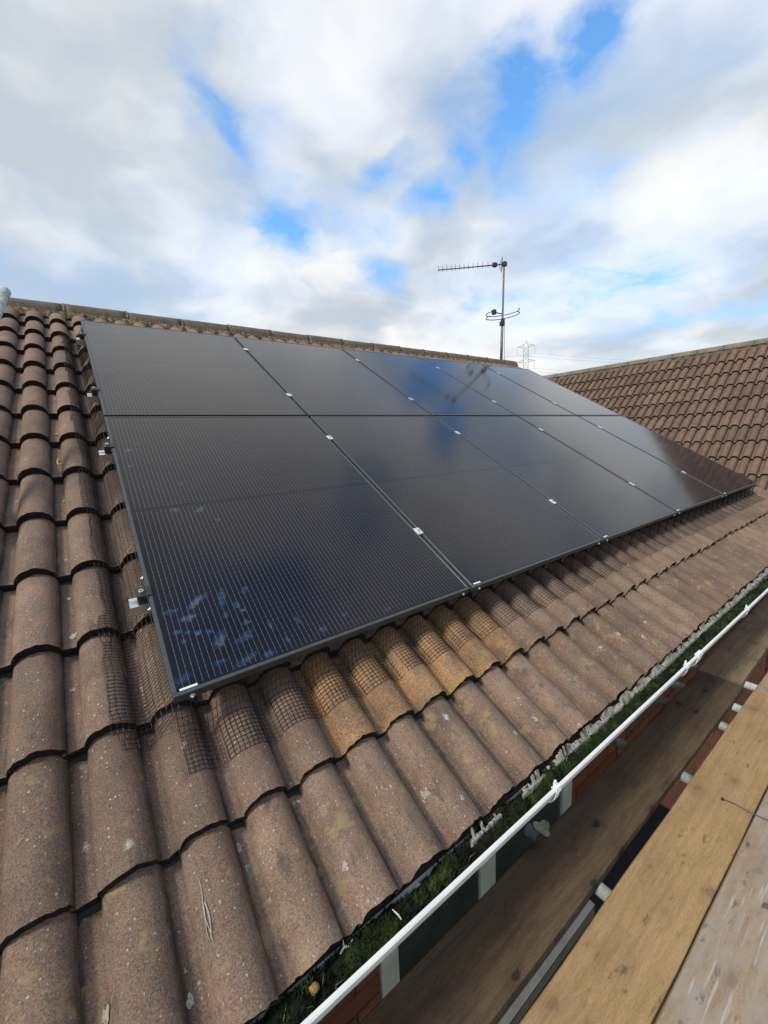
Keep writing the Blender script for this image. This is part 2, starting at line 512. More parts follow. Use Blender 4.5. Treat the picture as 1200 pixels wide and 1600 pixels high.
def wood(name, c1, c2, dark, seed, grey=0.0, stain=0.4, knot=0.8, spot=0.4, gs=1.0):
    """sawn board: grain along object x"""
    m, t, b = new_mat(name)
    o = t.v('ADD', t.n('ShaderNodeTexCoord').outputs['Object'], (seed * 3.7, seed * 1.3, seed))
    wv = t.v('SUBTRACT', t.noise(t.scale(o, (1.6, 5, 1)), 1.6, 3, 0.5, out=1), (0.5, 0.5, 0.5))
    og = t.v('ADD', o, t.scale(wv, (0.0, 0.034, 0.0)))
    grain = t.noise(t.scale(og, (1.6, 30, 6)), 1.9, 4, 0.55)
    fine = t.noise(t.scale(og, (16, 300, 20)), 1.8, 4, 0.7)
    col = t.mix(t.rng(grain, 0.30, 0.70), c1, c2)
    col = t.v('SCALE', col, scale=t.rng(fine, 0.3, 0.7, 1 - 0.22 * gs, 1 + 0.2 * gs))
    pit = t.noise(o, 160, 4, 0.7)
    col = t.v('SCALE', col, scale=t.rng(pit, 0.3, 0.7, 1 - 0.16 * gs, 1 + 0.14 * gs))
    crk = t.noise(t.scale(og, (1.1, 85, 4)), 1.5, 2, 0.5)
    col = t.mix(t.m('MULTIPLY', t.rng(t.m('ABSOLUTE', t.m('SUBTRACT', crk, 0.5)), 0.016, 0.004), 0.35 * gs), col, dark)
    blot = t.noise(t.scale(o, (2.2, 5, 1)), 1.7, 5, 0.62)
    col = t.mix(t.rng(blot, 0.48, 0.72, 0, stain), col, dark)
    if grey:
        gb = t.noise(t.scale(t.v('ADD', o, (3, 9, 1)), (3, 9, 1)), 1.6, 5, 0.65)
        col = t.mix(t.rng(gb, 0.45, 0.66, 0, grey), col, (0.30, 0.275, 0.25))
        sc = t.noise(t.scale(t.v('ADD', o, (8, 1, 1)), (3.5, 60, 1)), 1.4, 3, 0.5)
        col = t.mix(t.rng(sc, 0.63, 0.70, 0, grey), col, (0.40, 0.375, 0.345))
    # knots
    vk = t.n('ShaderNodeTexVoronoi', voronoi_dimensions='2D')
    t.put(vk.inputs['Vector'], t.v('ADD', t.scale(t.v('MULTIPLY', o, (1, 1, 0)), (4.3, 7.5, 1)), t.v('ADD', t.v('SCALE', wv, scale=0.5), t.v('SCALE', t.v('SUBTRACT', t.noise(o, 30, 4, 0.6, out=1), (0.5, 0.5, 0.5)), scale=0.22))))
    vk.inputs['Scale'].default_value = 1.0
    pk = t.sep(vk.outputs['Color'])
    kn = t.m('MULTIPLY', t.rng(vk.outputs['Distance'], 0.105, 0.075), t.rng(pk[0], 0.62, 0.64))
    col = t.mix(t.m('MULTIPLY', kn, knot), col, (dark[0] * 0.45, dark[1] * 0.45, dark[2] * 0.5))
    halo = t.m('MULTIPLY', t.rng(vk.outputs['Distance'], 0.34, 0.08, 0, 0.38), t.rng(pk[0], 0.62, 0.64))
    col = t.mix(halo, col, dark)
    sp = t.noise(t.scale(t.v('ADD', o, (2, 7, 3)), (0.55, 1.5, 1)), 15, 5, 0.65, 0.15)
    col = t.mix(t.rng(sp, 0.595, 0.70, 0, spot), col, (0.045, 0.038, 0.032))
    t.put(b.inputs['Base Color'], col)
    b.inputs['Roughness'].default_value = 0.78
    b.inputs['Specular IOR Level'].default_value = 0.3
    h = t.m('ADD', t.m('MULTIPLY', fine, 0.5), t.m('MULTIPLY', grain, 0.7))
    t.put(b.inputs['Normal'], t.bump(h, 0.5, 0.003))
    return m


W_, H_, GAP = 1.134, 1.650, 0.020


def glass_mat(name, smears=None):
    """black solar laminate: silver wires under textured glass"""
    m, t, b = new_mat(name)
    o = t.n('ShaderNodeTexCoord').outputs['Object']
    x, y, z = t.sep(o)[0:3]
    ux = t.m('PINGPONG', t.m('SUBTRACT', x, 0.028), 0.0164 / 2)
    wire = t.rng(ux, 0.00075, 0.00025)
    uy = t.m('PINGPONG', y, 0.0205 / 2)
    dot = t.m('MULTIPLY', t.rng(ux, 0.0018, 0.0010), t.rng(uy, 0.0020, 0.0011))
    cy = t.m('PINGPONG', t.m('SUBTRACT', y, H_ / 2), 0.0905 / 2)
    rowgap = t.rng(cy, 0.0014, 0.0006)
    cx = t.m('PINGPONG', t.m('SUBTRACT', x, W_ / 2), 0.182 / 2)
    colgap = t.rng(cx, 0.0014, 0.0006)
    mid = t.rng(t.m('ABSOLUTE', t.m('SUBTRACT', y, H_ / 2)), 0.011, 0.009)
    edge = t.m('MINIMUM', t.m('MINIMUM', x, t.m('SUBTRACT', W_, x)), t.m('MINIMUM', y, t.m('SUBTRACT', H_, y)))
    inb = t.rng(edge, 0.019, 0.021)
    live = t.m('MULTIPLY', inb, t.m('SUBTRACT', 1.0, mid))
    cell = t.mix(t.noise(o, 3.0, 2), (0.0065, 0.0065, 0.0100), (0.0100, 0.0090, 0.0125))
    col = t.mix(t.m('MULTIPLY', t.m('MAXIMUM', rowgap, colgap), 0.7), cell, (0.004, 0.004, 0.005))
    col = t.mix(t.m('MULTIPLY', live, t.m('MULTIPLY', wire, 0.55)), col, (0.22, 0.20, 0.20))
    col = t.mix(t.m('MULTIPLY', live, t.m('MULTIPLY', dot, 0.16)), col, (0.36, 0.34, 0.34))
    rough = t.rng(t.noise(o, 5, 4, 0.6), 0.3, 0.7, 0.080, 0.110)
    if smears:
        sm = None
        sw = t.v('ADD', o, t.v('SCALE', t.v('SUBTRACT', t.noise(o, 26, 4, 0.6, out=1), (0.5, 0.5, 0.5)), scale=0.030))
        for (cx_, cy_, rx, ry, deg, s_) in smears:
            mp = t.n('ShaderNodeMapping', vector_type='TEXTURE')
            t.put(mp.inputs['Vector'], sw)
            mp.inputs['Location'].default_value = (cx_, cy_, 0)
            mp.inputs['Rotation'].default_value = (0, 0, R(deg))
            mp.inputs['Scale'].default_value = (rx * 0.8, ry * 0.8, 1e3)
            g = t.rng(t.v('LENGTH', mp.outputs[0], out='Value'), 0.35, 1.25, s_, 0.0, smooth=True)
            sm = g if sm is None else t.m('MAXIMUM', sm, g)
        streak = t.rng(t.noise(t.scale(sw, (1, 1.6, 1)), 75, 4, 0.65), 0.38, 0.62, 0.15, 1.0)
        sm = t.m('MULTIPLY', sm, streak)
        tint = t.mix(t.rng(t.noise(o, 14, 2), 0.50, 0.66), (0.035, 0.095, 0.24), (0.17, 0.24, 0.29))
        col = t.mix(t.m('MULTIPLY', sm, 0.62), col, tint)
        rough = t.m('ADD', rough, t.m('MULTIPLY', sm, 0.15))
    t.put(b.inputs['Base Color'], col)
    b.inputs['Roughness'].default_value = 0.6
    b.inputs['Specular IOR Level'].default_value = 0.0
    b.inputs['Coat Weight'].default_value = 1.0
    b.inputs['Coat IOR'].default_value = 1.37
    t.put(b.inputs['Coat Roughness'], rough)
    return m


# ------------------------------------------------------------------ setting: ground
GZ = -5.3
mb = MB()
mb.add([(-4000, -4000, GZ), (4000, -4000, GZ), (4000, 4000, GZ), (-4000, 4000, GZ)], [(0, 1, 2, 3)])
gm, gt, gb_ = new_mat('lawn_ground')
go_ = gt.n('ShaderNodeTexCoord').outputs['Object']
gt.put(gb_.inputs['Base Color'], gt.mix(gt.noise(go_, 0.4, 6, 0.6), (0.035, 0.055, 0.018), (0.075, 0.085, 0.035)))
gb_.inputs['Roughness'].default_value = 0.95
tag(mb.obj('ground', gm), kind='structure')

# ------------------------------------------------------------------ tiles
PITCH, PAN, ROLL_H = 0.151, 0.036, 0.051
GAUGE, B0, DROP = 0.3275, -0.612, 0.034
CREST = -0.100


def prof(x, pitch=PITCH, pan=PAN, h=ROLL_H):
    """height of the tile face above its pan at x (rolls end at multiples of the pitch)"""
    u = x % pitch
    if u < pan:
        return 0.0
    c_ = (u - pan) / (pitch - pan) * 2 - 1
    return h * max(0.0, 1 - abs(c_) ** 2.15) ** 0.56


def tile_mesh(name, seed, mats, pitch=PITCH, pan=PAN, h=ROLL_H, rolls=2, length=0.395, thick=0.031, nl=6, hi=True):
    us = [-0.009, 0.0]
    nroll = 15 if hi else 8
    for r in range(rolls):
        x0 = r * pitch
        us += [x0 + 0.0006, x0 + pan * 0.5, x0 + pan * 0.97] if hi else [x0 + pan * 0.95]
        for k in range(nroll + 1):
            c_ = -math.cos(math.pi * k / nroll)
            us.append(x0 + pan + (c_ + 1) / 2 * (pitch - pan) * 0.9985)
    vs, fs, mi, sm = [], [], [], []
    w = len(us)
    end = us[-1]
    for j in range(nl + 1):
        y = length * (j / nl) ** (1.3 if hi else 1)
        for x in us:
            z = prof(x, pitch, pan, h) if x > 0 else -0.001
            r_end = round(x / pitch)
            if r_end >= 1 and -0.003 < x - r_end * pitch < 0.0:
                z = max(z, 0.006)
            yy, zz = y, z
            if hi:
                zz += 0.0011 * fb(x * 30 + seed * 7, y * 24, seed)
                if j == 0:
                    yy += 0.0045 * fb(x * 42 + seed * 3, 3.3, seed) + 0.0045 * fb(x * 190, seed, 1.1)
                    zz -= 0.0025
            vs.append((x, yy, zz))
    for j in range(nl):
        for i in range(w - 1):
            a = j * w + i
            fs.append((a, a + 1, a + w + 1, a + w))
            mi.append(0)
            sm.append(True)
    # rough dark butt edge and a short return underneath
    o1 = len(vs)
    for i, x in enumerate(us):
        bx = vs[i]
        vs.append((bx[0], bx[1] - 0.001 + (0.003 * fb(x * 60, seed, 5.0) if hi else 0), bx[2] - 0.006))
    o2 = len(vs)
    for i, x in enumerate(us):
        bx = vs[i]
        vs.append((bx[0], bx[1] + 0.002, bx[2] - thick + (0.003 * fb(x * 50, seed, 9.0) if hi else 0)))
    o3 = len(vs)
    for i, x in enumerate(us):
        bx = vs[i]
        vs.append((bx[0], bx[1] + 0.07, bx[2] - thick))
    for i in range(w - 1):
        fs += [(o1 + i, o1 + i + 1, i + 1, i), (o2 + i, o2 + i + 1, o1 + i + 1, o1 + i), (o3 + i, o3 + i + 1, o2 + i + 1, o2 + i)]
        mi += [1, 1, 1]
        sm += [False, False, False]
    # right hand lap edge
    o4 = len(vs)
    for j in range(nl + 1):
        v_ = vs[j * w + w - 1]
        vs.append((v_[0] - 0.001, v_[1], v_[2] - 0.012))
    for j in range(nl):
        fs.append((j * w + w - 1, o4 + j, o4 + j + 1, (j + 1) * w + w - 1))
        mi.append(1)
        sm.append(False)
    me = mesh_from(name, vs, fs, mats, mi)
    me.polygons.foreach_set('use_smooth', sm)
    me.set_sharp_from_angle(angle=R(38))
    return me


def wobble(m, k=1.0):
    return m @ T(rnd.uniform(-0.0015, 0.0015) * k, rnd.uniform(-0.004, 0.004) * k, rnd.uniform(-0.001, 0.001) * k) @ Matrix.Rotation(R(rnd.uniform(-0.35, 0.35) * k), 4, 'Z') @ Matrix.Rotation(R(rnd.uniform(-0.3, 0.3) * k), 4, 'X')


def join_tiles(name, items, mats):
    """many tiles in one mesh: items = [(mesh, matrix)]"""
    vs, fs, mi = [], [], []
    for me, mt in items:
        o = len(vs)
        vs += [mt @ v.co for v in me.vertices]
        for p in me.polygons:
            fs.append(tuple(i + o for i in p.vertices))
            mi.append(p.material_index)
    return mesh_from(name, vs, fs, mats, mi, smooth=True)


# ------------------------------------------------------------------ the house under the panels
house = empty('brick_house', T(2.3, 3.5, GZ))
tag(house, 'brick house with brown rolled roof tiles under the solar panels', 'house')
A_L, A_R = -1.447, 6.254
# roof deck (underlay) with back slope
apexb = 4.075
dn_ = -0.185
p_e = PW(0, -0.55, dn_)
p_a = PW(0, apexb, dn_)
back = Vector((0, 2 * p_a.y - p_e.y, p_e.z))
mb = MB()
mb.prism([(p_e.y, p_e.z), (p_a.y, p_a.z), (back.y, back.z)], A_L, A_R - 0.03)
roof = mb.obj('roof', M['felt'], house)

tiles_hi = [tile_mesh('roof_tile', s, [M['tile'], M['butt']]) for s in range(7)]
tiles_or = [tile_mesh('roof_tile', 20 + s, [M['tile_orange'], M['butt']]) for s in range(3)]
tile_half = [tile_mesh('roof_tile', 30 + s, [M['tile'], M['butt']], rolls=1) for s in range(3)]
tile_lo = tile_mesh('roof_tile_plain', 50, [M['tile'], M['butt']], nl=1, hi=False)
tile_top = [tile_mesh('roof_tile', 40 + s, [M['tile'], M['butt']], length=0.36) for s in range(4)]
TILT = math.atan(DROP / GAUGE)


def tile_matrix(a, b):
    return SLOPE @ T(a, b, CREST - ROLL_H) @ Matrix.Rotation(-TILT, 4, 'X')


rest = []
for k in range(14):
    b = B0 + GAUGE * k
    for mcol in range(-6, 20):
        a = 0.365 + 0.302 * mcol
        half = mcol == 19
        seen = (k <= 1 and mcol >= -3) or (mcol in (-3, -2)) or (k >= 12 and mcol >= -3) or (half and k <= 2) or (k == 2 and mcol == -1)
        mt = wobble(tile_matrix(a, b))
        if not seen:
            if not half:
                rest.append((tile_lo, mt))
            else:
                rest.append((tile_half[0], mt))
            continue
        if half:
            me = rnd.choice(tile_half)
        elif k == 1 and mcol in (0, 1, 2):
            me = tiles_or[mcol]
        elif k == 13:
            me = rnd.choice(tile_top)
        else:
            me = tiles_hi[(k * 3 + mcol * 5 + rnd.randrange(3)) % 7]
        o = put(bpy.data.objects.new('roof_tile', me), roof, mt)
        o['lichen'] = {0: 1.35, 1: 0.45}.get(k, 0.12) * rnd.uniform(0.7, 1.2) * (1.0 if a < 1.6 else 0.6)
        if me in tiles_or:
            o['label'] = 'clean orange sandy roof tile'
            o['lichen'] = 0.3
o = put(bpy.data.objects.new('covered_tiles', join_tiles('covered_tiles', rest, [M['tile'], M['butt']])), roof)
o['kind'] = 'stuff'

# back slope covering and mortared far verge
mb = MB()
mb.box((0, 0, 0), (A_R - A_L, 4.9, 0.05))
bs = Matrix(((1, 0, 0, A_L), (0, math.cos(TH), math.sin(TH), p_a.y), (0, -math.sin(TH), math.cos(TH), p_a.z + 0.02), (0, 0, 0, 1)))
mb.obj('back_slope', M['tile'], roof, bs)
mb = MB()
nseg = 60
for i in range(nseg):
    b0_, b1_ = -0.58 + 4.6 * i / nseg, -0.58 + 4.6 * (i + 1) / nseg
    j_ = rnd.uniform(-0.004, 0.004)
    mb.box((A_R - 0.06, b0_, -0.205), (A_R - 0.012 + j_, b1_, -0.150 + j_), mat=SLOPE)
mb.obj('verge_mortar', M['mortar'], roof)

# ridge tiles and bedding
RR = 0.116
ry, rz = 3.560, 1.832
for i in range(-3, 14):
    x0 = -0.095 + 0.467 * i
    x1 = min(x0 + 0.467, A_R + 0.03)
    if x0 > A_R - 0.1:
        break
    vs, fs = [], []
    ns, nx = 16, 7
    sd = rnd.random() * 50
    lift = rnd.uniform(-0.004, 0.004)
    for s_ in range(nx + 1):
        x = x0 + 0.005 + (x1 - x0 - 0.010) * s_ / nx
        for k in range(ns + 1):
            an = math.pi * (k / ns)
            r_ = RR + 0.003 * fb(x * 9 + sd, an * 3, sd)
            vs.append((x, ry - math.cos(an) * r_, rz + lift + math.sin(an) * r_ * 1.0))
    w_ = ns + 1
    for s_ in range(nx):
        for k in range(ns):
            a_ = s_ * w_ + k
            fs.append((a_, a_ + w_, a_ + w_ + 1, a_ + 1))
    # thickness at the lower rims and ends
    o_ = len(vs)
    for s_ in range(nx + 1):
        for k in range(ns + 1):
            p_ = vs[s_ * w_ + k]
            an = math.pi * (k / ns)
            vs.append((p_[0], p_[1] + math.cos(an) * 0.016, p_[2] - math.sin(an) * 0.016))
    for s_ in range(nx):
        for k in (0, ns):
            a_ = s_ * w_ + k
            f_ = (a_, a_ + o_, a_ + w_ + o_, a_ + w_)
            fs.append(f_ if k == 0 else f_[::-1])
    for s_ in (0, nx):
        for k in range(ns):
            a_ = s_ * w_ + k
            f_ = (a_, a_ + 1, a_ + 1 + o_, a_ + o_)
            fs.append(f_ if s_ == 0 else f_[::-1])
    me = mesh_from('ridge_tile', vs, fs, M['ridge'], smooth=True)
    put(bpy.data.objects.new('ridge_tile', me), roof)
    # pointing between two ridge tiles
    if i > -3:
        mb = MB()
        pts = []
        for k in range(13):
            an = math.pi * k / 12
            r_ = RR - 0.004 + rnd.uniform(-0.003, 0.004)
            pts.append((x0 + rnd.uniform(-0.004, 0.004), ry - math.cos(an) * r_, rz + math.sin(an) * r_))
        mb.tube(pts, [rnd.uniform(0.008, 0.013) for _ in pts], 6)
        mb.obj('ridge_joint', M['mortar'], roof, smooth=True)
# bedding mortar: lumpy strip closing the pans below the ridge
vs, fs = [], []
nx = 520
for i in range(nx + 1):
    x = A_L + (A_R - A_L - 0.03) * i / nx
    lump = 0.5 + 0.9 * fb(x * 11, 2.0, 4.0, 4)
    bb = 3.872 + 0.016 * lump + 0.012 * fb(x * 60, 1, 1)
    base = PW(x, bb, CREST - ROLL_H - 0.012)
    midp = PW(x, bb + 0.018, CREST - 0.012 + 0.010 * fb(x * 40, 3, 3))
    top = Vector((x, ry - RR + 0.022, rz + 0.004))
    vs += [base, midp, top]
for i in range(nx):
    for k in range(2):
        a_ = i * 3 + k
        fs.append((a_, a_ + 3, a_ + 4, a_ + 1))
put(bpy.data.objects.new('ridge_bedding', mesh_from('ridge_bedding', vs, fs, M['mortar'], smooth=True)), roof)

# ---- walls of the house
WY = -0.20
mb = MB()
wall_top = -0.66
mb.box((A_L + 0.1, WY + 0.014, GZ), (A_R - 0.15, 2 * p_a.y - WY - 0.014, wall_top))
wall = mb.obj('wall', M['joint'], house)
mb = MB()   # gable end above the wall plate
mb.prism([(WY + 0.02, wall_top + 0.001), (p_a.y, p_a.z - 0.06), (2 * p_a.y - WY - 0.02, wall_top + 0.001)], A_R - 0.40, A_R - 0.152)
mb.obj('gable', M['brick'], house)
BL, BH, BJ = 0.215, 0.065, 0.010
brick_me = []
for s_ in range(5):
    mb = MB()
    mb.box((0, 0, 0), (BL, 0.03, BH))
    me = mb.mesh('brick', M['brick'])
    bevel_mesh(me, 0.003, 1)
    for v_ in me.vertices:
        v_.co += Vector((0, 0.0015 * fb(v_.co.x * 30, v_.co.z * 40, s_), 0))
    brick_me.append(me)
WIN = (0.455, 1.645, -1.62, -0.70)          # x0, x1, z0, z1
far_bricks = []
row = 0
z = wall_top - BH - 0.012
while z > -3.4:
    x = A_L + 0.12 - (0.1125 if row % 2 else 0)
    while x < A_R - 0.37:
        inwin = x + BL > WIN[0] + 0.004 and x < WIN[1] - 0.004 and WIN[2] - 0.03 < z + BH and z < WIN[3]
        cutw = None
        if inwin:
            # cut bricks at the reveals
            if x < WIN[0] - 0.03:
                cutw = (x, WIN[0] - 0.006)
            elif x + BL > WIN[1] + 0.03:
                cutw = (WIN[1] + 0.006, x + BL)
        if not inwin or cutw:
            x0, wd = (x, BL) if not cutw else (cutw[0], cutw[1] - cutw[0])
            mt = T(x0, WY + rnd.uniform(-0.002, 0.002), z) @ Matrix.Diagonal((wd / BL, 1, 1, 1))
            me = brick_me[rnd.randrange(5)]
            if (z > -1.62 and -0.05 < x < 4.2 and z < -0.85) or (-2.95 < z < -1.62 and 1.5 < x < 4.4):
                put(bpy.data.objects.new('brick', me), wall, mt)
            else:
                far_bricks.append((me, mt))
        x += BL + BJ
    z -= BH + BJ
    row += 1
o = put(bpy.data.objects.new('brickwork', join_tiles('brickwork', far_bricks, [M['brick']])), wall)
o['kind'] = 'stuff'
# window under the eave
wx0, wx1, wz0, wz1 = WIN
fy = WY + 0.004
mb = MB()
mb.box((wx0 - 0.004, fy + 0.012, wz0), (wx1 + 0.004, fy + 0.03, wz1))
win = mb.obj('window', M['upvc'], house)
fr = MB()
fr.box((wx0, fy - 0.012, wz0), (wx0 + 0.072, fy + 0.012, wz1))
fr.box((wx1 - 0.080, fy - 0.012, wz0), (wx1, fy + 0.012, wz1))
fr.box((wx0 + 0.073, fy - 0.012, wz1 - 0.07), (wx1 - 0.081, fy + 0.012, wz1))
fr.box((wx0 + 0.073, fy - 0.012, wz0), (wx1 - 0.081, fy + 0.012, wz0 + 0.07))
fr.obj('frame', M['upvc'], win, bevel=0.004)
mb = MB()
mb.box((0.953, fy - 0.010, wz0 + 0.071), (1.047, fy + 0.012, wz1 - 0.071))
mb.obj('mullion', M['upvc'], win, bevel=0.004)
for (xa, xb) in ((wx0 + 0.075, 0.950), (1.050, wx1 - 0.083)):
    mb = MB()
    mb.box((xa, fy + 0.002, wz0 + 0.073), (xb, fy + 0.009, wz1 - 0.073))
    mb.obj('pane', M['pane'], win)
mb = MB()
mb.box((wx0 - 0.03, WY - 0.045, wz0 - 0.032), (wx1 + 0.03, WY + 0.02, wz0 - 0.002))
mb.obj('sill', M['upvc'], win, bevel=0.004)

# fascia, soffit, comb under the tile tails
mb = MB()
mb.box((A_L, -0.435, -0.62), (A_R - 0.03, -0.415, -0.455))
mb.obj('fascia', M['fascia'], house)
mb = MB()
mb.box((A_L, -0.413, -0.652), (A_R - 0.03, WY + 0.005, -0.640))
mb.obj('soffit', M['soffit'], house)
mb = MB()
x = 0.20
while x < A_R - 0.05:
    pr = prof((x - 0.365) % PITCH)
    wd = rnd.uniform(0.004, 0.010)
    tail = PW(x, B0 + 0.004, CREST - ROLL_H + pr - 0.029)
    solid = min(1, max(0, (x - 0.50) / 0.8))
    if fb(x * 7, 8, 8) > 0.32 - 1.2 * solid:
        crumb = (1 - solid) * 0.010 * fb(x * 30, 3, 2) + 0.002 * fb(x * 90, 1, 7)
        zb = -0.4555 + crumb
        yb = -0.4835 + 0.002 * fb(x * 40, 6, 1)
        zm = zb + 0.017
        # pale rail of the comb, then its teeth reaching up to the tiles
        mb.box((x, yb, zb), (x + wd + 0.0004, yb + 0.008, zm))
        if rnd.random() < 0.15 + 0.7 * solid:
            zt = max(zm + 0.004, tail.z + 0.004)
            mb.add([(x, yb + 0.0015, zm - 0.001), (x + wd * 0.86, yb + 0.0015, zm - 0.001), (x + wd * 0.86, yb + 0.012, zt), (x, yb + 0.012, zt),
                    (x, yb + 0.006, zm - 0.001), (x + wd * 0.86, yb + 0.006, zm - 0.001), (x + wd * 0.86, yb + 0.016, zt), (x, yb + 0.016, zt)],
                   [(0, 1, 2, 3), (4, 7, 6, 5), (0, 3, 7, 4), (1, 5, 6, 2), (3, 2, 6, 7), (0, 4, 5, 1)])
    x += wd + rnd.choice((0.0, 0.0, 0.0005, 0.002))
o = mb.obj('eaves_comb', M['comb'], house)
o['kind'] = 'stuff'
o['label'] = 'weathered pale comb filler below the tile tails'

# ---- gutter (runs very slightly out of line with the eave)
GX0, GX1 = A_L, A_R + 0.05
gang = -0.0115
GM = T(0, -0.512, -0.447) @ Matrix.Rotation(gang, 4, 'Z')
gp = [(0.001, 0.004), (-0.006, 0.005), (-0.009, 0.001), (-0.008, -0.005), (-0.003, -0.008)]
gp += [(0.0385 - 0.0405 * math.cos(R(a_)), -0.010 - 0.052 * math.sin(R(a_))) for a_ in range(18, 163, 18)] + [(0.079, -0.034), (0.076, -0.034)]
gp += [(0.0385 - 0.0380 * math.cos(R(a_)), -0.010 - 0.0495 * math.sin(R(a_))) for a_ in range(162, 17, -18)] + [(0.0005, -0.006)]
mb = MB()
mb.prism(gp, GX0, GX1, mat=None)
gutter = mb.obj('gutter', M['upvc_gut'], house, GM)
for bx in (-0.05, 0.93, 1.985, 2.93, 3.9, 4.85, 5.8):
    mb = MB()
    # bracket strap with its hooked clip over the lip
    mb.prism([(-0.013, -0.006), (-0.010, 0.009), (0.002, 0.010), (0.008, 0.002), (0.005, -0.001), (0.001, 0.006), (-0.008, 0.0065), (-0.0105, -0.006)], bx - 0.012, bx + 0.012)
    arc_o = [(0.0385 - 0.0470 * math.cos(R(a_)), -0.010 - 0.060 * math.sin(R(a_))) for a_ in range(-4, 165, 14)]
    arc_i = [(0.0385 - 0.0425 * math.cos(R(a_)), -0.010 - 0.054 * math.sin(R(a_))) for a_ in range(164, -5, -14)]
    mb.prism(arc_o + arc_i, bx - 0.010, bx + 0.010)
    mb.prism([(-0.004, 0.009), (0.000, 0.022), (0.004, 0.023), (0.006, 0.008)], bx - 0.0045, bx + 0.0045)
    mb.obj('bracket', M['upvc'], gutter, mat=Matrix.Identity(4), local=True)
mb = MB()   # union piece joining two lengths
mb.prism([(-0.014, -0.006), (-0.012, 0.010), (0.004, 0.011), (0.006, 0.004), (-0.002, 0.0065), (-0.0095, 0.004), (-0.0100, -0.006)], 2.105, 2.165)
mb.prism([(0.0385 - 0.0480 * math.cos(R(a_)), -0.010 - 0.061 * math.sin(R(a_))) for a_ in range(-4, 165, 14)] + [(0.0385 - 0.0420 * math.cos(R(a_)), -0.010 - 0.0535 * math.sin(R(a_))) for a_ in range(164, -5, -14)], 2.107, 2.163)
mb.obj('union', M['upvc'], gutter, mat=Matrix.Identity(4), local=True)

# moss bed inside the gutter
vs, fs = [], []
nx, ny = 900, 10
for i in range(nx + 1):
    x = -0.45 + (A_R + 0.45) * i / nx
    for k in range(ny + 1):
        y = 0.0045 + 0.068 * k / ny
        e_ = math.sin(math.pi * (0.08 + 0.84 * k / ny))
        zz_ = -0.040 + 0.034 * e_ + 0.020 * max(-0.7, fb(x * 13, y * 30, 1.5, 4)) + 0.010 * fb(x * 60, y * 70, 2.5, 2)
        vs.append(GM @ Vector((x, y, min(zz_, 0.012))))
for i in range(nx):
    for k in range(ny):
        a_ = i * (ny + 1) + k
        fs.append((a_, a_ + ny + 1, a_ + ny + 2, a_ + 1))
mv = list(vs)
for i in range(26000):
    x = -0.45 + (A_R + 0.4) * (rnd.random() ** 1.6)
    k = rnd.randrange(1, ny)
    ii = int((x + 0.45) / (A_R + 0.45) * nx)
    p_ = Vector(mv[ii * (ny + 1) + k]) + Vector((rnd.uniform(-.005, .005), rnd.uniform(-.004, .004), -0.002))
    an = rnd.uniform(0, 6.28)
    ln = rnd.uniform(0.005, 0.013)
    wd = rnd.uniform(0.0015, 0.004)
    d_ = Vector((math.cos(an), math.sin(an), rnd.uniform(0.6, 2.0))).normalized()
    sd = d_.cross(Vector((0, 0, 1))).normalized() * wd
    o_ = len(vs)
    vs += [p_ - sd, p_ + sd, p_ + d_ * ln + sd * 0.2]
    fs.append((o_, o_ + 1, o_ + 2))
tag(put(bpy.data.objects.new('moss', mesh_from('moss', vs, fs, M['moss']))), 'dark green moss filling the white gutter', 'moss', kind='stuff')
# grass seedlings at the near end of the gutter
mb = MB()
for i in range(20):
    x = rnd.choice((rnd.gauss(0.075, 0.02), rnd.gauss(0.15, 0.03), rnd.gauss(0.55, 0.08)))
    p_ = GM @ Vector((x, rnd.uniform(0.008, 0.055), -0.03))
    an = rnd.uniform(0, 6.28)
    ln = rnd.uniform(0.02, 0.042)
    d1 = Vector((math.cos(an) * 0.3, math.sin(an) * 0.3, 1)) * ln * 0.6
    d2 = Vector((math.cos(an) * 0.9, math.sin(an) * 0.9, 0.5)) * ln * 0.5
    sd = Vector((-math.sin(an), math.cos(an), 0)) * 0.0011
    mb.add([p_ - sd, p_ + sd, p_ + d1 + sd, p_ + d1 - sd, p_ + d1 + d2], [(0, 1, 2, 3), (3, 2, 4)])
tag(mb.obj('grass', M['grass']), 'fresh green grass seedlings at the near end of gutter', 'grass', kind='stuff')


def blob(name, mat, p, r, seed, label, cat, sub=2):
    bm = bmesh.new()
    bmesh.ops.create_icosphere(bm, subdivisions=sub, radius=1)
    for v_ in bm.verts:
        k = 1 + 0.22 * fb(v_.co.x * 1.4 + seed, v_.co.y * 1.4, v_.co.z * 1.4)
        v_.co = Vector((v_.co.x * r[0] * k, v_.co.y * r[1] * k, v_.co.z * r[2] * k))
    me = bpy.data.meshes.new(name)
    bm.to_mesh(me)
    bm.free()
    me.materials.append(mat)
    me.polygons.foreach_set('use_smooth', [True] * len(me.polygons))
    return tag(put(bpy.data.objects.new(name, me), None, T(*p)), label, cat)


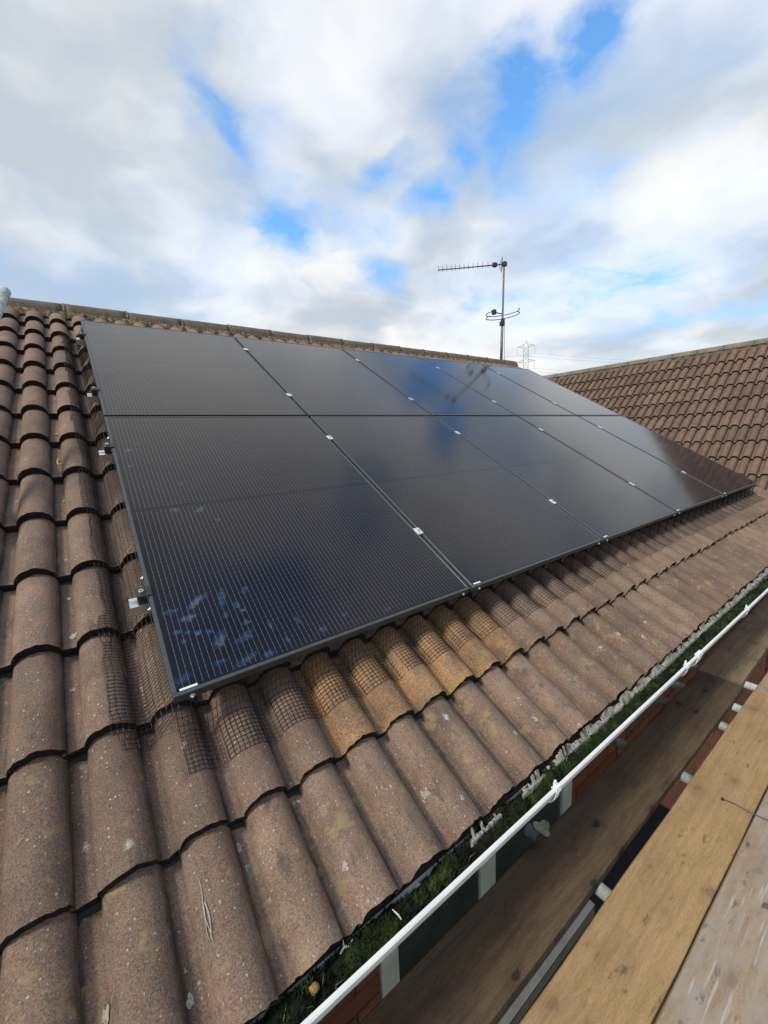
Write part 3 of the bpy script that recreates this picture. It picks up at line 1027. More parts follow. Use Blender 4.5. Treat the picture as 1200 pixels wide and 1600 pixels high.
M['ochre'] = mossy_mat('ochre_stone', (0.40, 0.25, 0.075), (0.30, 0.18, 0.06), (0.12, 0.07, 0.03), 40)
M['pale'] = plain('pale_twig', (0.55, 0.52, 0.44), 0.8, 0, 0.2, 60)
M['leafy'] = plain('dry_leaf', (0.36, 0.29, 0.16), 0.8, 0, 0.25, 60)
p_ = GM @ Vector((0.128, 0.036, -0.006))
blob('pebble', M['ochre'], p_, (0.011, 0.009, 0.010), 3, 'yellow ochre pebble lying in the mossy gutter', 'pebble')
for (x, y, ln, an, r_, lab) in ((0.335, 0.030, 0.026, 105, 0.0018, 'short pale twig standing in moss near the window'), (1.075, 0.045, 0.045, 20, 0.0014, 'thin white stick lying on moss further along gutter')):
    p_ = GM @ Vector((x, y, 0.004))
    d_ = Vector((math.cos(R(an)), math.sin(R(an)), 0.25)) * ln
    mb = MB()
    mb.tube([p_ - d_ * 0.5, p_ - d_ * 0.1 + Vector((0.001, 0, 0.001)), p_ + d_ * 0.5], [r_, r_ * 1.1, r_ * 0.7], 6)
    tag(mb.obj('twig', M['pale'], smooth=True), lab, 'twig')
mb = MB()
p_ = GM @ Vector((0.196, 0.050, -0.002))
pts = [p_ + Vector(v_) for v_ in ((0, 0, 0), (0.012, 0.003, 0.004), (0.022, -0.002, 0.003), (0.034, 0.002, 0.006))]
mb.tube(pts, [0.002, 0.003, 0.0025, 0.001], 6)
mb.tube([pts[1], pts[1] + Vector((0.004, 0.012, 0.004))], [0.002, 0.001], 5)
tag(mb.obj('feather', M['pale'], smooth=True), 'small pale forked feather at the gutter edge', 'feather')

# ------------------------------------------------------------------ solar panels
FT, FW = 0.032, 0.011          # frame depth, visible lip
SMEAR = [(0.125, 0.30, 0.055, 0.016, 40, 1.0), (0.085, 0.245, 0.040, 0.018, 10, .9), (0.20, 0.285, 0.05, 0.016, 75, .8), (0.045, 0.285, 0.03, 0.014, 10, .9),
         (0.05, 0.20, 0.014, 0.010, 0, 1), (0.075, 0.195, 0.016, 0.010, 20, 1), (0.105, 0.180, 0.013, 0.012, 0, 1), (0.135, 0.172, 0.012, 0.012, 0, 1), (0.06, 0.165, 0.010, 0.010, 0, 1),
         (0.155, 0.135, 0.045, 0.020, 60, .75), (0.22, 0.115, 0.045, 0.018, 25, .7), (0.195, 0.215, 0.012, 0.022, 0, .9), (0.235, 0.245, 0.014, 0.018, 0, .9), (0.245, 0.215, 0.016, 0.010, 0, .8), (0.245, 0.165, 0.014, 0.016, 0, .8),
         (0.03, 0.045, 0.03, 0.018, 20, .6), (0.13, 0.055, 0.03, 0.012, 0, .6), (0.34, 0.06, 0.010, 0.018, 0, .8), (0.27, 0.03, 0.02, 0.02, 0, .8), (0.46, 0.05, 0.02, 0.014, 10, .6), (0.72, 0.035, 0.03, 0.012, 20, .5), (0.20, 0.035, 0.05, 0.014, 25, .7), (0.31, 0.13, 0.012, 0.03, 0, .5), (0.40, 0.11, 0.010, 0.025, 10, .6), (0.56, 0.075, 0.02, 0.012, 15, .5), (0.28, 0.30, 0.03, 0.012, 60, .5),
         (0.06, 1.30, 0.020, 0.018, 20, .9), (0.105, 1.36, 0.016, 0.012, 0, .7), (0.05, 1.16, 0.018, 0.014, 30, .8), (0.25, 0.78, 0.030, 0.014, 30, .7), (0.16, 0.80, 0.020, 0.020, 0, .6), (0.22, 0.98, 0.018, 0.016, 0, .6), (0.30, 0.70, 0.012, 0.014, 0, .6), (0.22, 1.20, 0.015, 0.012, 0, .7)]
SMEAR_T = [(0.10, 0.60, 0.025, 0.016, 20, .7), (0.20, 0.55, 0.012, 0.014, 0, .8), (0.33, 0.52, 0.03, 0.014, 10, .5), (0.07, 1.48, 0.09, 0.02, 5, .6), (0.22, 1.45, 0.06, 0.015, -8, .5), (0.16, 0.75, 0.04, 0.01, -30, .5), (0.30, 1.55, 0.03, 0.01, 0, .4)]
g_std = glass_mat('solar_laminate')
g_smear = glass_mat('handled_laminate', SMEAR)
g_smear_t = glass_mat('handled_laminate_upper', SMEAR_T)


def frame_mesh():
    mb = MB()
    # mitred-looking frame of four bars (ends butted)
    mb.box((0, 0, -FT), (W_, FW, 0), 0)
    mb.box((0, H_ - FW, -FT), (W_, H_, 0), 0)
    mb.box((0, FW + 0.0004, -FT), (FW, H_ - FW - 0.0004, 0), 0)
    mb.box((W_ - FW, FW + 0.0004, -FT), (W_, H_ - FW - 0.0004, 0), 0)
    me = mb.mesh('frame', [M['frame_edge']])
    bevel_mesh(me, 0.0012, 1)
    return me


frame_me = frame_mesh()
mb = MB()
mb.box((FW + 0.0005, FW + 0.0005, -0.0065), (W_ - FW - 0.0005, H_ - FW - 0.0005, -0.0018))
glass_me = mb.mesh('glass', [g_std])
mb2 = MB()
mb2.box((FW + 0.0005, FW + 0.0005, -0.0125), (W_ - FW - 0.0005, H_ - FW - 0.0005, -0.0075))
back_me = mb2.mesh('backsheet', [M['black_metal']])
sticker_m = plain('label_white', (0.62, 0.70, 0.78), 0.4, 0, 0.1, 300)
ROWN = ('lower', 'upper')
PL = {(0, 0): 'near lower solar panel marked with blue smears and handprints at its corner',
      (0, 1): 'near upper solar panel with faint pale smudges, just under the left ridge',
      (1, 0): 'second solar panel from the left in the lower row',
      (1, 1): 'second solar panel from the left in the upper row',
      (2, 0): 'middle solar panel of the lower row',
      (2, 1): 'middle solar panel of the upper row reflecting blue sky',
      (3, 0): 'fourth solar panel from the left in the lower row',
      (3, 1): 'fourth solar panel of upper row, reflecting the aerial mast',
      (4, 0): 'far right lower solar panel reflecting the brown neighbouring roof',
      (4, 1): 'far right upper solar panel below the aerial, reflecting pale sky'}
for i in range(5):
    for j in range(2):
        a, b = i * (W_ + GAP), j * (H_ + GAP)
        p = empty('solar_panel', SLOPE @ T(a, b, 0) @ Matrix.Rotation(R(rnd.uniform(-0.05, 0.05)), 4, 'Y') @ Matrix.Rotation(R(rnd.uniform(-0.08, 0.08)), 4, 'X'))
        tag(p, PL[(i, j)], 'solar panel', 'solar panels in two rows on the roof')
        put(bpy.data.objects.new('frame', frame_me), p, local=True)
        g = bpy.data.objects.new('glass', glass_me)
        put(g, p, local=True)
        if (i, j) in ((0, 0), (0, 1)):
            g.material_slots[0].link = 'OBJECT'
            g.material_slots[0].material = g_smear if j == 0 else g_smear_t
        put(bpy.data.objects.new('backsheet', back_me), p, local=True)
        if j == 0:
            s_ = MB()
            s_.box((0.018, 0.0125, -0.0016), (0.062, 0.0185, -0.0012))
            s_.obj('serial_sticker', sticker_m, p, local=True)

# ---- rails, clamps
RAIL_B = (0.385, 1.340, 1.990, 2.960)
RAILN = ('lowest', 'second lowest', 'second highest', 'highest')
rail_prof = [(-0.020, 0.0), (-0.020, -0.036), (0.020, -0.036), (0.020, 0.0), (0.008, 0.0), (0.008, -0.010), (-0.008, -0.010), (-0.008, 0.0)]
for n_, b in enumerate(RAIL_B):
    mb = MB()
    mb.prism(rail_prof, 0, 5.75 + 0.10)
    tag(mb.obj('mounting_rail', M['alu'], None, SLOPE @ T(-0.052, b, -FT - 0.001)), 'silver aluminium mounting rail, %s, its end showing left of the panels' % RAILN[n_], 'mounting rail', 'panel mounting rails')
GAPN = ('first and second', 'second and third', 'third and fourth', 'fourth and fifth')
mc = MB()
mc.box((-0.017, -0.022, 0.0012), (0.017, 0.022, 0.0050))
mc.box((-0.0085, -0.022, -0.0360), (0.0085, 0.022, 0.0010))
mid_me = mc.mesh('mid_clamp', [M['alu']])
bevel_mesh(mid_me, 0.0008, 1)
bo = MB()
bo.tube([(0, 0, 0.0052), (0, 0, 0.0105)], 0.0062, 10)
bo.tube([(0, 0, 0.0106), (0, 0, 0.0108)], 0.0032, 6, mi=1)
bolt_me = bo.mesh('bolt', [M['steel'], M['dark_plastic']])
for i in range(4):
    for n_, b in enumerate(RAIL_B):
        o = put(bpy.data.objects.new('mid_clamp', mid_me), None, SLOPE @ T((i + 1) * (W_ + GAP) - GAP / 2, b + rnd.uniform(-.006, .006), 0))
        tag(o, 'silver clamp between the %s panel columns, on the %s rail' % (GAPN[i], RAILN[n_]), 'panel clamp', 'silver clamps between the panels')
        put(bpy.data.objects.new('bolt', bolt_me), o, local=True)
ec = MB()
ec.box((-0.030, -0.019, -0.031), (-0.003, 0.019, -0.0015))
ec.box((-0.004, -0.019, 0.0014), (0.012, 0.019, 0.0050))
ec.box((-0.030, -0.019, -0.001), (-0.004, 0.019, 0.0042))
end_me = ec.mesh('end_clamp', [M['dark_plastic']])
bevel_mesh(end_me, 0.0012, 1)
eb = MB()
eb.tube([(-0.017, 0, 0.0045), (-0.017, 0, 0.0115)], 0.0072, 10)
eb.tube([(-0.017, 0, 0.0116), (-0.017, 0, 0.0119)], 0.0035, 6, mi=1)
ebolt = eb.mesh('bolt', [M['steel'], M['dark_plastic']])
for n_, b in enumerate(RAIL_B):
    o = put(bpy.data.objects.new('end_clamp', end_me), None, SLOPE @ T(0, b + 0.004, 0))
    tag(o, 'black end clamp holding the left panel edge on the %s rail' % RAILN[n_], 'panel clamp', 'black end clamps at the left edge')
    put(bpy.data.objects.new('bolt', ebolt), o, local=True)

# ---- bird mesh
STEP = 0.0127


def surf(a, b):
    k = math.floor((b - B0) / GAUGE)
    t_ = b - (B0 + GAUGE * k)
    return CREST - ROLL_H - DROP / GAUGE * t_


def drape(a, b):
    # wire stays a little clear of the pans and springs over the butts
    s0 = 0.5 * (surf(a, b) + surf(a, b + 0.02))
    pr = (prof(a - 0.365) * 2 + prof(a - 0.365 - 0.012) + prof(a - 0.365 + 0.012)) / 4
    return s0 + 0.010 + 0.88 * pr


class WireNet:
    def __init__(s):
        s.v, s.f = [], []

    def seg(s, p, q_, r=0.0010):
        d_ = (q_ - p)
        if d_.length < 1e-6:
            return
        u_ = d_.orthogonal().normalized() * r
        w2 = d_.normalized().cross(u_)
        o_ = len(s.v)
        for c_ in (p, q_):
            for an in (0.0, 2.0944, 4.18879):
                s.v.append(c_ + u_ * math.cos(an) + w2 * math.sin(an))
        s.f += [(o_, o_ + 1, o_ + 4, o_ + 3), (o_ + 1, o_ + 2, o_ + 5, o_ + 4), (o_ + 2, o_, o_ + 3, o_ + 5)]

    def grid(s, P):
        for i in range(len(P)):
            for k in range(len(P[i])):
                if P[i][k] is None:
                    continue
                if k + 1 < len(P[i]) and P[i][k + 1] is not None:
                    s.seg(P[i][k], P[i][k + 1])
                if i + 1 < len(P) and k < len(P[i + 1]) and P[i + 1][k] is not None:
                    s.seg(P[i][k], P[i + 1][k])


def rise(t_):        # from under the frame (t=0) down on to the tiles
    return max(0.0, 1 - t_ / 0.055) ** 1.5


net = WireNet()
Pn = []
for i in range(int(3.34 / STEP) + 1):
    b = -0.015 + i * STEP
    rowp = []
    wig = 0.010 * fb(b * 3.1, 5.0, 1.0) + 0.006 * fb(b * 14, 1.0, 2.0)
    for k in range(13):
        t_ = k * STEP * 0.98
        if k == 12 and fb(b * 2.2, 9, 9) < 0.05:
            rowp.append(None)
            continue
        a = 0.010 - t_ + wig * (t_ / 0.15)
        f_ = rise(t_)
        n_ = (drape(a, b) + 0.006 * max(0, fb(a * 6, b * 6, 8))) * (1 - f_) + (-FT - 0.004) * f_
        rowp.append(PW(a, b + 0.004 * fb(a * 9, b * 5, 3), n_))
    Pn.append(rowp)
net.grid(Pn)
side_net = put(bpy.data.objects.new('bird_mesh', mesh_from('bird_mesh', net.v, net.f, M['wire'])))
tag(side_net, 'black wire bird mesh strip running up the left edge of the panels', 'bird mesh', 'bird mesh skirts')
net = WireNet()
Pn = []
for i in range(int(5.80 / STEP) + 1):
    a = 0.004 + i * STEP
    rowp = []
    wig = 0.008 * fb(a * 2.3, 3.0, 7.0) + 0.004 * fb(a * 9, 2.0, 5.0)
    for k in range(14):
        t_ = k * STEP
        b = 0.012 - t_ * 1.0 + wig * (t_ / 0.15)
        f_ = rise(t_)
        n_ = (drape(a, b) + 0.006 * max(0, fb(a * 6, b * 6, 8))) * (1 - f_) + (-FT - 0.004) * f_
        rowp.append(PW(a + 0.003 * fb(a * 7, b * 9, 2), b, n_))
    Pn.append(rowp)
net.grid(Pn)
low_net = put(bpy.data.objects.new('bird_mesh', mesh_from('bird_mesh', net.v, net.f, M['wire'])))
tag(low_net, 'black wire bird mesh strip along the lower edge of the panels', 'bird mesh', 'bird mesh skirts')
clip = MB()
clip.tube([(0, -0.0005, 0), (0, -0.004, 0)], 0.0085, 10)
clip.tube([(0, -0.0041, 0), (0, -0.0090, 0)], [0.0058, 0.0030], 8)
clip_me = clip.mesh('clip', [M['steel']], True)
for i in range(5):
    for aa in (0.045, W_ - 0.035):
        a = i * (W_ + GAP) + aa
        put(bpy.data.objects.new('clip', clip_me), low_net, SLOPE @ T(a, 0, -FT * 0.62))
for b in (0.33, 0.47, 1.45):
    put(bpy.data.objects.new('clip', clip_me), side_net, SLOPE @ T(0, b, -FT * 0.6) @ Matrix.Rotation(R(-90), 4, 'Z'))

# ------------------------------------------------------------------ TV aerial on the ridge end
aer = empty('tv_aerial', T(6.09, 3.66, 1.93))
tag(aer, 'tall television aerial mast with toothed boom and ring dipole on the ridge', 'aerial')
top = Vector((6.145, 3.655, 3.585))
foot = Vector((6.075, 3.655, 1.92))
mb = MB()
mb.tube([foot, foot.lerp(top, 0.5) + Vector((0.004, 0, 0)), top], 0.0165, 10)
mb.obj('mast', M['mast'], aer, smooth=True)
mb = MB()
mb.tube([foot, foot.lerp(top, 0.36)], 0.024, 10)
mb.obj('lower_sleeve', M['mast'], aer, smooth=True)
mb = MB()
c_ = foot.lerp(top, 0.40)
mb.box((c_.x - 0.045, c_.y - 0.035, c_.z - 0.04), (c_.x + 0.03, c_.y + 0.03, c_.z + 0.03))
mb.box((c_.x - 0.02, c_.y - 0.03, c_.z + 0.031), (c_.x + 0.035, c_.y + 0.02, c_.z + 0.075))
mb.obj('mast_clamp', M['dark_plastic'], aer, bevel=0.006)
mb = MB()
mb.box((foot.x - 0.06, foot.y - 0.05, foot.z - 0.02), (foot.x + 0.05, foot.y + 0.05, foot.z + 0.03))
mb.obj('base_bracket', M['mast'], aer, bevel=0.006)
tip = Vector((5.175, 4.27, 3.485))
root = top + Vector((0.03, -0.02, -0.03))
mb = MB()
mb.tube([root, tip], 0.0105, 8)
boom = mb.obj('boom', M['mast'], aer, smooth=True)
bd = (tip - root)
side = bd.normalized().cross(Vector((0, 0, 1))).normalized()
for k in range(12):
    t_ = 0.27 + 0.73 * (k / 11) ** 0.92
    p_ = root + bd * t_
    mb = MB()
    mb.tube([p_ - Vector((0, 0, 0.030)), p_ + Vector((0, 0, 0.062))], 0.005, 6)
    mb.obj('director', M['mast'], boom, smooth=True)
mb = MB()
p_ = root + bd * 0.17
mb.box((p_.x - 0.035, p_.y - 0.03, p_.z - 0.028), (p_.x + 0.035, p_.y + 0.03, p_.z + 0.034))
mb.obj('junction_box', M['dark_plastic'], boom, bevel=0.006)
mb = MB()
for sg in (-1, 1):
    p_ = root + bd * 0.075
    e_ = p_ + side * 0.0 + Vector((0.012 * sg, 0, 0.125 * sg)) - bd.normalized() * 0.02
    mb.tube([p_, e_], 0.0055, 6)
    mb.tube([p_ + bd * 0.035, e_ + bd * 0.0], 0.004, 6)
    mb.tube([p_ - bd.normalized() * 0.02, e_ + Vector((0, 0, -0.02 * sg))], 0.004, 6)
mb.obj('reflector', M['mast'], boom, smooth=True)
mb = MB()
mb.box((top.x - 0.03, top.y - 0.035, top.z - 0.065), (top.x + 0.04, top.y + 0.03, top.z + 0.005))
mb.obj('boom_clamp', M['dark_plastic'], aer, bevel=0.006)
# ring dipole: open folded loop round the mast
cz = 2.745
mc_ = foot.lerp(top, (cz - foot.z) / (top.z - foot.z))
mb = MB()
for dz_, zlift in ((0.0, 0.0), (0.058, 0.0)):
    pts = []
    for k in range(29):
        an = R(-35 + 250 * k / 28 + (8 if dz_ else 0))
        x_, y_ = 0.285 * math.cos(an), 0.205 * math.sin(an)
        d1 = Vector((0.735, -0.678, 0))
        d2 = Vector((0.678, 0.735, 0))
        pts.append(mc_ + d1 * x_ + d2 * y_ + Vector((0, 0, dz_ - 0.03 + 0.02 * math.cos(an))))
    mb.tube(pts, 0.0075, 6)
mb.obj('ring_dipole', M['mast'], aer, smooth=True)
mb = MB()
p_ = mc_ + Vector((-0.12, 0.09, 0.035))
mb.box((p_.x - 0.03, p_.y - 0.03, p_.z - 0.035), (p_.x + 0.03, p_.y + 0.03, p_.z + 0.04))
mb.tube([p_, mc_], 0.009, 6)
mb.obj('dipole_box', M['dark_plastic'], aer)
mb = MB()
pts = [c_ + Vector((0.03, -0.02, 0.05)), c_ + Vector((0.045, -0.02, -0.15)), c_ + Vector((0.028, -0.025, -0.35)), c_ + Vector((0.03, -0.03, -0.60)), Vector((6.09, 3.58, 1.955))]
mb.tube(pts, 0.004, 6)
mb.obj('cable', M['dark_plastic'], aer, smooth=True)

# ------------------------------------------------------------------ neighbouring roof
yw, pt = R(2), R(42)
E1 = Vector((math.sin(yw), -math.cos(yw), 0))
Hh = Vector((math.cos(yw), math.sin(yw), 0))
E2 = Hh * math.cos(pt) + Vector((0, 0, math.sin(pt)))
EN = E1.cross(E2)
NO = Vector((9.27, 1.525, 0.94))
NM = Matrix(((E1.x, E2.x, EN.x, NO.x), (E1.y, E2.y, EN.y, NO.y), (E1.z, E2.z, EN.z, NO.z), (0, 0, 0, 1)))
if EN.z < 0:
    raise RuntimeError('normal')
nb = empty('neighbour_house', T(NO.x + 3, NO.y, GZ))
tag(nb, 'neighbouring house whose brown tiled roof rises behind the right end of the panels', 'house')
NP, NPAN, NH, NG = 0.145, 0.034, 0.060, 0.378
S0, S1 = -6.38, 3.19
TR = 1.96
eave_t = 1.44 - 10 * NG
ridge_p = NM @ Vector((0, TR, -0.06))
eave_p = NM @ Vector((0, eave_t, -0.09))
hw_ = (ridge_p - eave_p).dot(Hh)
mb = MB()
prv = []
for s_ in (S0, S1 - 0.02):
    e_ = NM @ Vector((s_, eave_t + 0.05, -0.10))
    r_ = NM @ Vector((s_, TR, -0.10))
    b_ = r_ + Hh * hw_ + Vector((0, 0, e_.z - r_.z))
    prv += [e_, r_, b_]
mb.add(prv, [(0, 1, 2), (3, 5, 4), (0, 3, 4, 1), (1, 4, 5, 2), (2, 5, 3, 0)])
nroof = mb.obj('roof', M['felt'], nb)
mb = MB()
b0_ = NM @ Vector((0, TR, 0))
wl = []
for s_ in (S0 + 0.1, S1 - 0.1):
    e_ = NM @ Vector((s_, eave_t, -0.10))
    for k_, z_ in ((0.35, GZ), (0.35, e_.z - 0.02), (2 * hw_ - 0.35, e_.z - 0.02), (2 * hw_ - 0.35, GZ)):
        wl.append(Vector((e_.x, e_.y, 0)) + Hh * k_ + Vector((0, 0, z_)))
mb.add(wl, [(0, 1, 2, 3), (4, 7, 6, 5), (0, 4, 5, 1), (1, 5, 6, 2), (2, 6, 7, 3)])
mb.obj('wall', M['brick'], nb)
nt_me = [tile_mesh('roof_tile', 70 + s_, [M['tile_far'], M['butt']], NP, NPAN, NH, 2, 0.43, 0.036, 3, True) for s_ in range(4)]
NT_TILT = math.atan(0.038 / NG)


def px(p):
    v_ = p - CAM
    z_ = v_.dot(C_FWD)
    return (600 + 620.776 * v_.dot(C_RIGHT) / z_, 800 + 620.776 * v_.dot(C_DOWN) / z_) if z_ > 0 else (-1, -1)


rest = []
for j in range(11):
    t_ = 1.44 - NG * j
    for i in range(33):
        s_ = S0 + 2 * NP * i
        mt = wobble(NM @ T(s_, t_, -NH) @ Matrix.Rotation(-NT_TILT, 4, 'X'))
        x_, y_ = px(NM @ Vector((s_ + NP, t_ + NG * 0.6, 0)))
        edge_y = 577 + (x_ - 825) * (756 - 577) / (1183 - 825.0)
        me = nt_me[rnd.randrange(4)]
        if 850 < x_ < 1222 and y_ < edge_y + 6:
            o = put(bpy.data.objects.new('roof_tile', me), nroof, mt)
            o['lichen'] = rnd.uniform(0.02, 0.35)
        else:
            rest.append((me if x_ > 850 else nt_me[0], mt))
o = put(bpy.data.objects.new('outlying_tiles', join_tiles('outlying_tiles', rest, [M['tile_far'], M['butt']])), nroof)
o['kind'] = 'stuff'
i = 0
s_ = S0
while s_ < S1 - 0.05:
    vs, fs = [], []
    for e_ in (s_ + 0.003, min(s_ + 0.447, S1)):
        for k in range(13):
            an = math.pi * k / 12
            r_ = 0.135
            vs.append(NM @ Vector((e_, TR, 0)) + Hh * (-math.cos(an) * r_) + Vector((0, 0, math.sin(an) * r_ * 0.8 - 0.105)))
    for k in range(12):
        fs.append((k, k + 1, 13 + k + 1, 13 + k))
    fs += [tuple(range(13)), tuple(range(13, 26))[::-1]]
    put(bpy.data.objects.new('ridge_tile', mesh_from('ridge_tile', vs, fs, M['ridge_far'], smooth=True)), nroof)
    s_ += 0.45
vs, fs = [], []
for i in range(261):
    s_ = S0 + (S1 - S0) * i / 260
    b_ = 1.775 + 0.02 * fb(s_ * 9, 1, 1)
    vs += [NM @ Vector((s_, b_, -NH - 0.03)), NM @ Vector((s_, b_ + 0.02, 0.0)), NM @ Vector((s_, TR, 0)) + Hh * -0.11 + Vector((0, 0, -0.085))]
for i in range(260):
    for k in range(2):
        a_ = i * 3 + k
        fs.append((a_, a_ + 3, a_ + 4, a_ + 1))
put(bpy.data.objects.new('ridge_bedding', mesh_from('ridge_bedding', vs, fs, M['ridge_far'], smooth=True)), nroof)

# ------------------------------------------------------------------ pylon and lines, far off
def polar(az, dist, z): return Vector((CAM.x + dist * math.sin(R(az)), CAM.y + dist * math.cos(R(az)), z))
def elz(el, dist): return CAM.z + dist * math.tan(R(el))
PD = 230.0
pb = polar(55.45, PD, GZ)
pyl = empty('electricity_pylon', Matrix.Translation(pb))
tag(pyl, 'distant lattice electricity pylon beside the end of the ridge', 'pylon')
lat = Vector((math.cos(R(55.4)), -math.sin(R(55.4)), 0))
dep_ = Vector((math.sin(R(55.4)), math.cos(R(55.4)), 0))
ztop = elz(11.75, PD)
zarm = [elz(11.1, PD), elz(9.30, PD), elz(7.55, PD)]
lo_w, hi_w = 3.6, 1.15


def wid(z_): return lo_w + (hi_w - lo_w) * min(1, (z_ - GZ) / (zarm[2] - GZ)) if z_ < zarm[2] else hi_w


mb = MB()
levels = [GZ + (zarm[2] - GZ) * k / 7 for k in range(8)] + [zarm[2] + (zarm[0] - zarm[2]) * k / 6 for k in range(1, 7)]
cor = lambda z_, sx, sy: Vector((pb.x, pb.y, z_)) + lat * wid(z_) * sx + dep_ * wid(z_) * sy
for sx in (-1, 1):
    for sy in (-1, 1):
        mb.tube([cor(z_, sx, sy) for z_ in levels], 0.085, 4)
for z0_, z1_ in zip(levels[:-1], levels[1:]):
    for (s1, s2) in (((-1, -1), (1, -1)), ((-1, 1), (1, 1)), ((-1, -1), (-1, 1)), ((1, -1), (1, 1))):
        mb.tube([cor(z0_, *s1), cor(z1_, *s2)], 0.042, 3)
        mb.tube([cor(z0_, *s2), cor(z1_, *s1)], 0.042, 3)
mb.tube([cor(levels[-1], -1, -1), Vector((pb.x, pb.y, ztop))], 0.1, 4)
mb.tube([cor(levels[-1], 1, 1), Vector((pb.x, pb.y, ztop))], 0.1, 4)
mb.obj('lattice_body', M['pylon'], pyl)
tips = []
for n_, z_ in enumerate(zarm):
    half = (4.35, 4.35, 4.9)[n_]
    for sg in (-1, 1):
        mb = MB()
        tp = Vector((pb.x, pb.y, z_)) + lat * half * sg
        for sy in (-1, 1):
            mb.tube([cor(z_ + 1.0, sg, sy), tp], 0.065, 4)
            mb.tube([cor(z_ - 0.5, sg, sy), tp], 0.065, 4)
        mb.tube([cor(z_ + 1.0, sg, 1), tp.lerp(cor(z_ - 0.5, sg, 1), 0.5)], 0.06, 3)
        mb.obj('cross_arm', M['pylon'], pyl)
        mb = MB()
        mb.tube([tp, tp - Vector((0, 0, 3.9))], 0.065, 5)
        mb.obj('insulator', M['pylon'], pyl)
        tips.append((sg, n_, tp - Vector((0, 0, 3.9))))
LINEN = ('upper', 'middle', 'lower')
for sg, n_, p_ in tips:
    # conductors run across the view to the right (and on to the left beyond the ridge)
    dirv = (lat * 0.93 + dep_ * (0.42)).normalized()
    for way in (-1, 1):
        far_ = p_ + dirv * 260 * way
        pts = []
        for k in range(15):
            t_ = k / 14
            q_ = p_.lerp(far_, t_)
            q_.z += -28.0 * t_ * (1 - t_) * 1.0 - 3.0 * t_
            pts.append(q_)
        mb = MB()
        mb.tube(pts, 0.035, 4)
        tag(mb.obj('power_line', M['pylon']), '%s overhead line on the pylon\'s %s side, sagging off to the %s' % (LINEN[n_], 'right' if sg > 0 else 'left', 'right' if way > 0 else 'left'), 'power line', 'overhead lines on the pylon')

# ------------------------------------------------------------------ scaffold
DZ = -1.0
BT = 0.038
M['w_dark'] = wood('dark_weathered_board', (0.072, 0.048, 0.028), (0.118, 0.080, 0.047), (0.030, 0.023, 0.016), 1, 0.0, 0.85, 0.95, 0.7, 1.5)
M['w_far'] = wood('pale_brown_board', (0.165, 0.122, 0.076), (0.225, 0.168, 0.106), (0.085, 0.062, 0.040), 2, 0.15, 0.6, 0.6, 0.5)
M['w_tan'] = wood('tan_board', (0.285, 0.182, 0.088), (0.365, 0.240, 0.120), (0.165, 0.106, 0.054), 3, 0.0, 0.55, 0.35, 0.75)
M['w_tan2'] = wood('pinkish_board', (0.27, 0.185, 0.115), (0.33, 0.23, 0.148), (0.21, 0.145, 0.09), 4, 0.2, 0.5, 0.35, 0.5)
M['w_pale'] = wood('scuffed_grey_board', (0.245, 0.175, 0.114), (0.315, 0.235, 0.160), (0.205, 0.155, 0.11), 5, 0.70, 0.5, 0.40, 0.8)


def board(x0, x1, y0, y1, mat, label, rot=0.0, dz=0.0):
    nx, ny = int((x1 - x0) / 0.06) + 1, 4
    vs, fs = [], []
    sd = rnd.random() * 90
    wd = y1 - y0
    ys = [0, 0.004, wd * 0.33, wd * 0.66, wd - 0.004, wd]
    zs = [-0.004, 0, 0, 0, 0, -0.004]
    for i in range(nx + 1):
        x = (x1 - x0) * i / nx
        for k, y in enumerate(ys):
            e_ = 0.0028 * fb(x * 2.3 + sd, 0, 1) if y < 0.01 else (0.0028 * fb(x * 2.3 + sd, 4, 2) if y > wd - 0.01 else 0)
            c_ = 0.0016 * fb(x * 1.2 + sd, y * 9, 4) + zs[k]
            vs.append((x, y + e_, c_))
    w_ = len(ys)
    for i in range(nx):
        for k in range(w_ - 1):
            a_ = i * w_ + k
            fs.append((a_, a_ + w_, a_ + w_ + 1, a_ + 1))
    o_ = len(vs)
    for i in range(nx + 1):
        for k in (0, w_ - 1):
            v_ = vs[i * w_ + k]
            vs.append((v_[0], v_[1], -BT))
    for i in range(nx):
        a_ = i * w_
        b_ = o_ + i * 2
        fs.append((a_, b_, b_ + 2, a_ + w_))
        fs.append((a_ + w_ - 1, a_ + 2 * w_ - 1, b_ + 3, b_ + 1))
        fs.append((b_, b_ + 1, b_ + 3, b_ + 2))
    fs.append(tuple(range(w_)) + (o_ + 1, o_))
    l_ = nx * w_
    fs.append(tuple(range(l_, l_ + w_))[::-1] + (o_ + nx * 2, o_ + nx * 2 + 1))
    me = mesh_from('scaffold_board', vs, fs, mat)
    bm = bmesh.new()
    bm.from_mesh(me)
    bmesh.ops.recalc_face_normals(bm, faces=bm.faces)
    bm.to_mesh(me)
    bm.free()
    return tag(put(bpy.data.objects.new('scaffold_board', me), None, T(x0, y0, DZ + dz) @ Matrix.Rotation(rot, 4, 'Z')), label, 'scaffold board', 'scaffold boards')


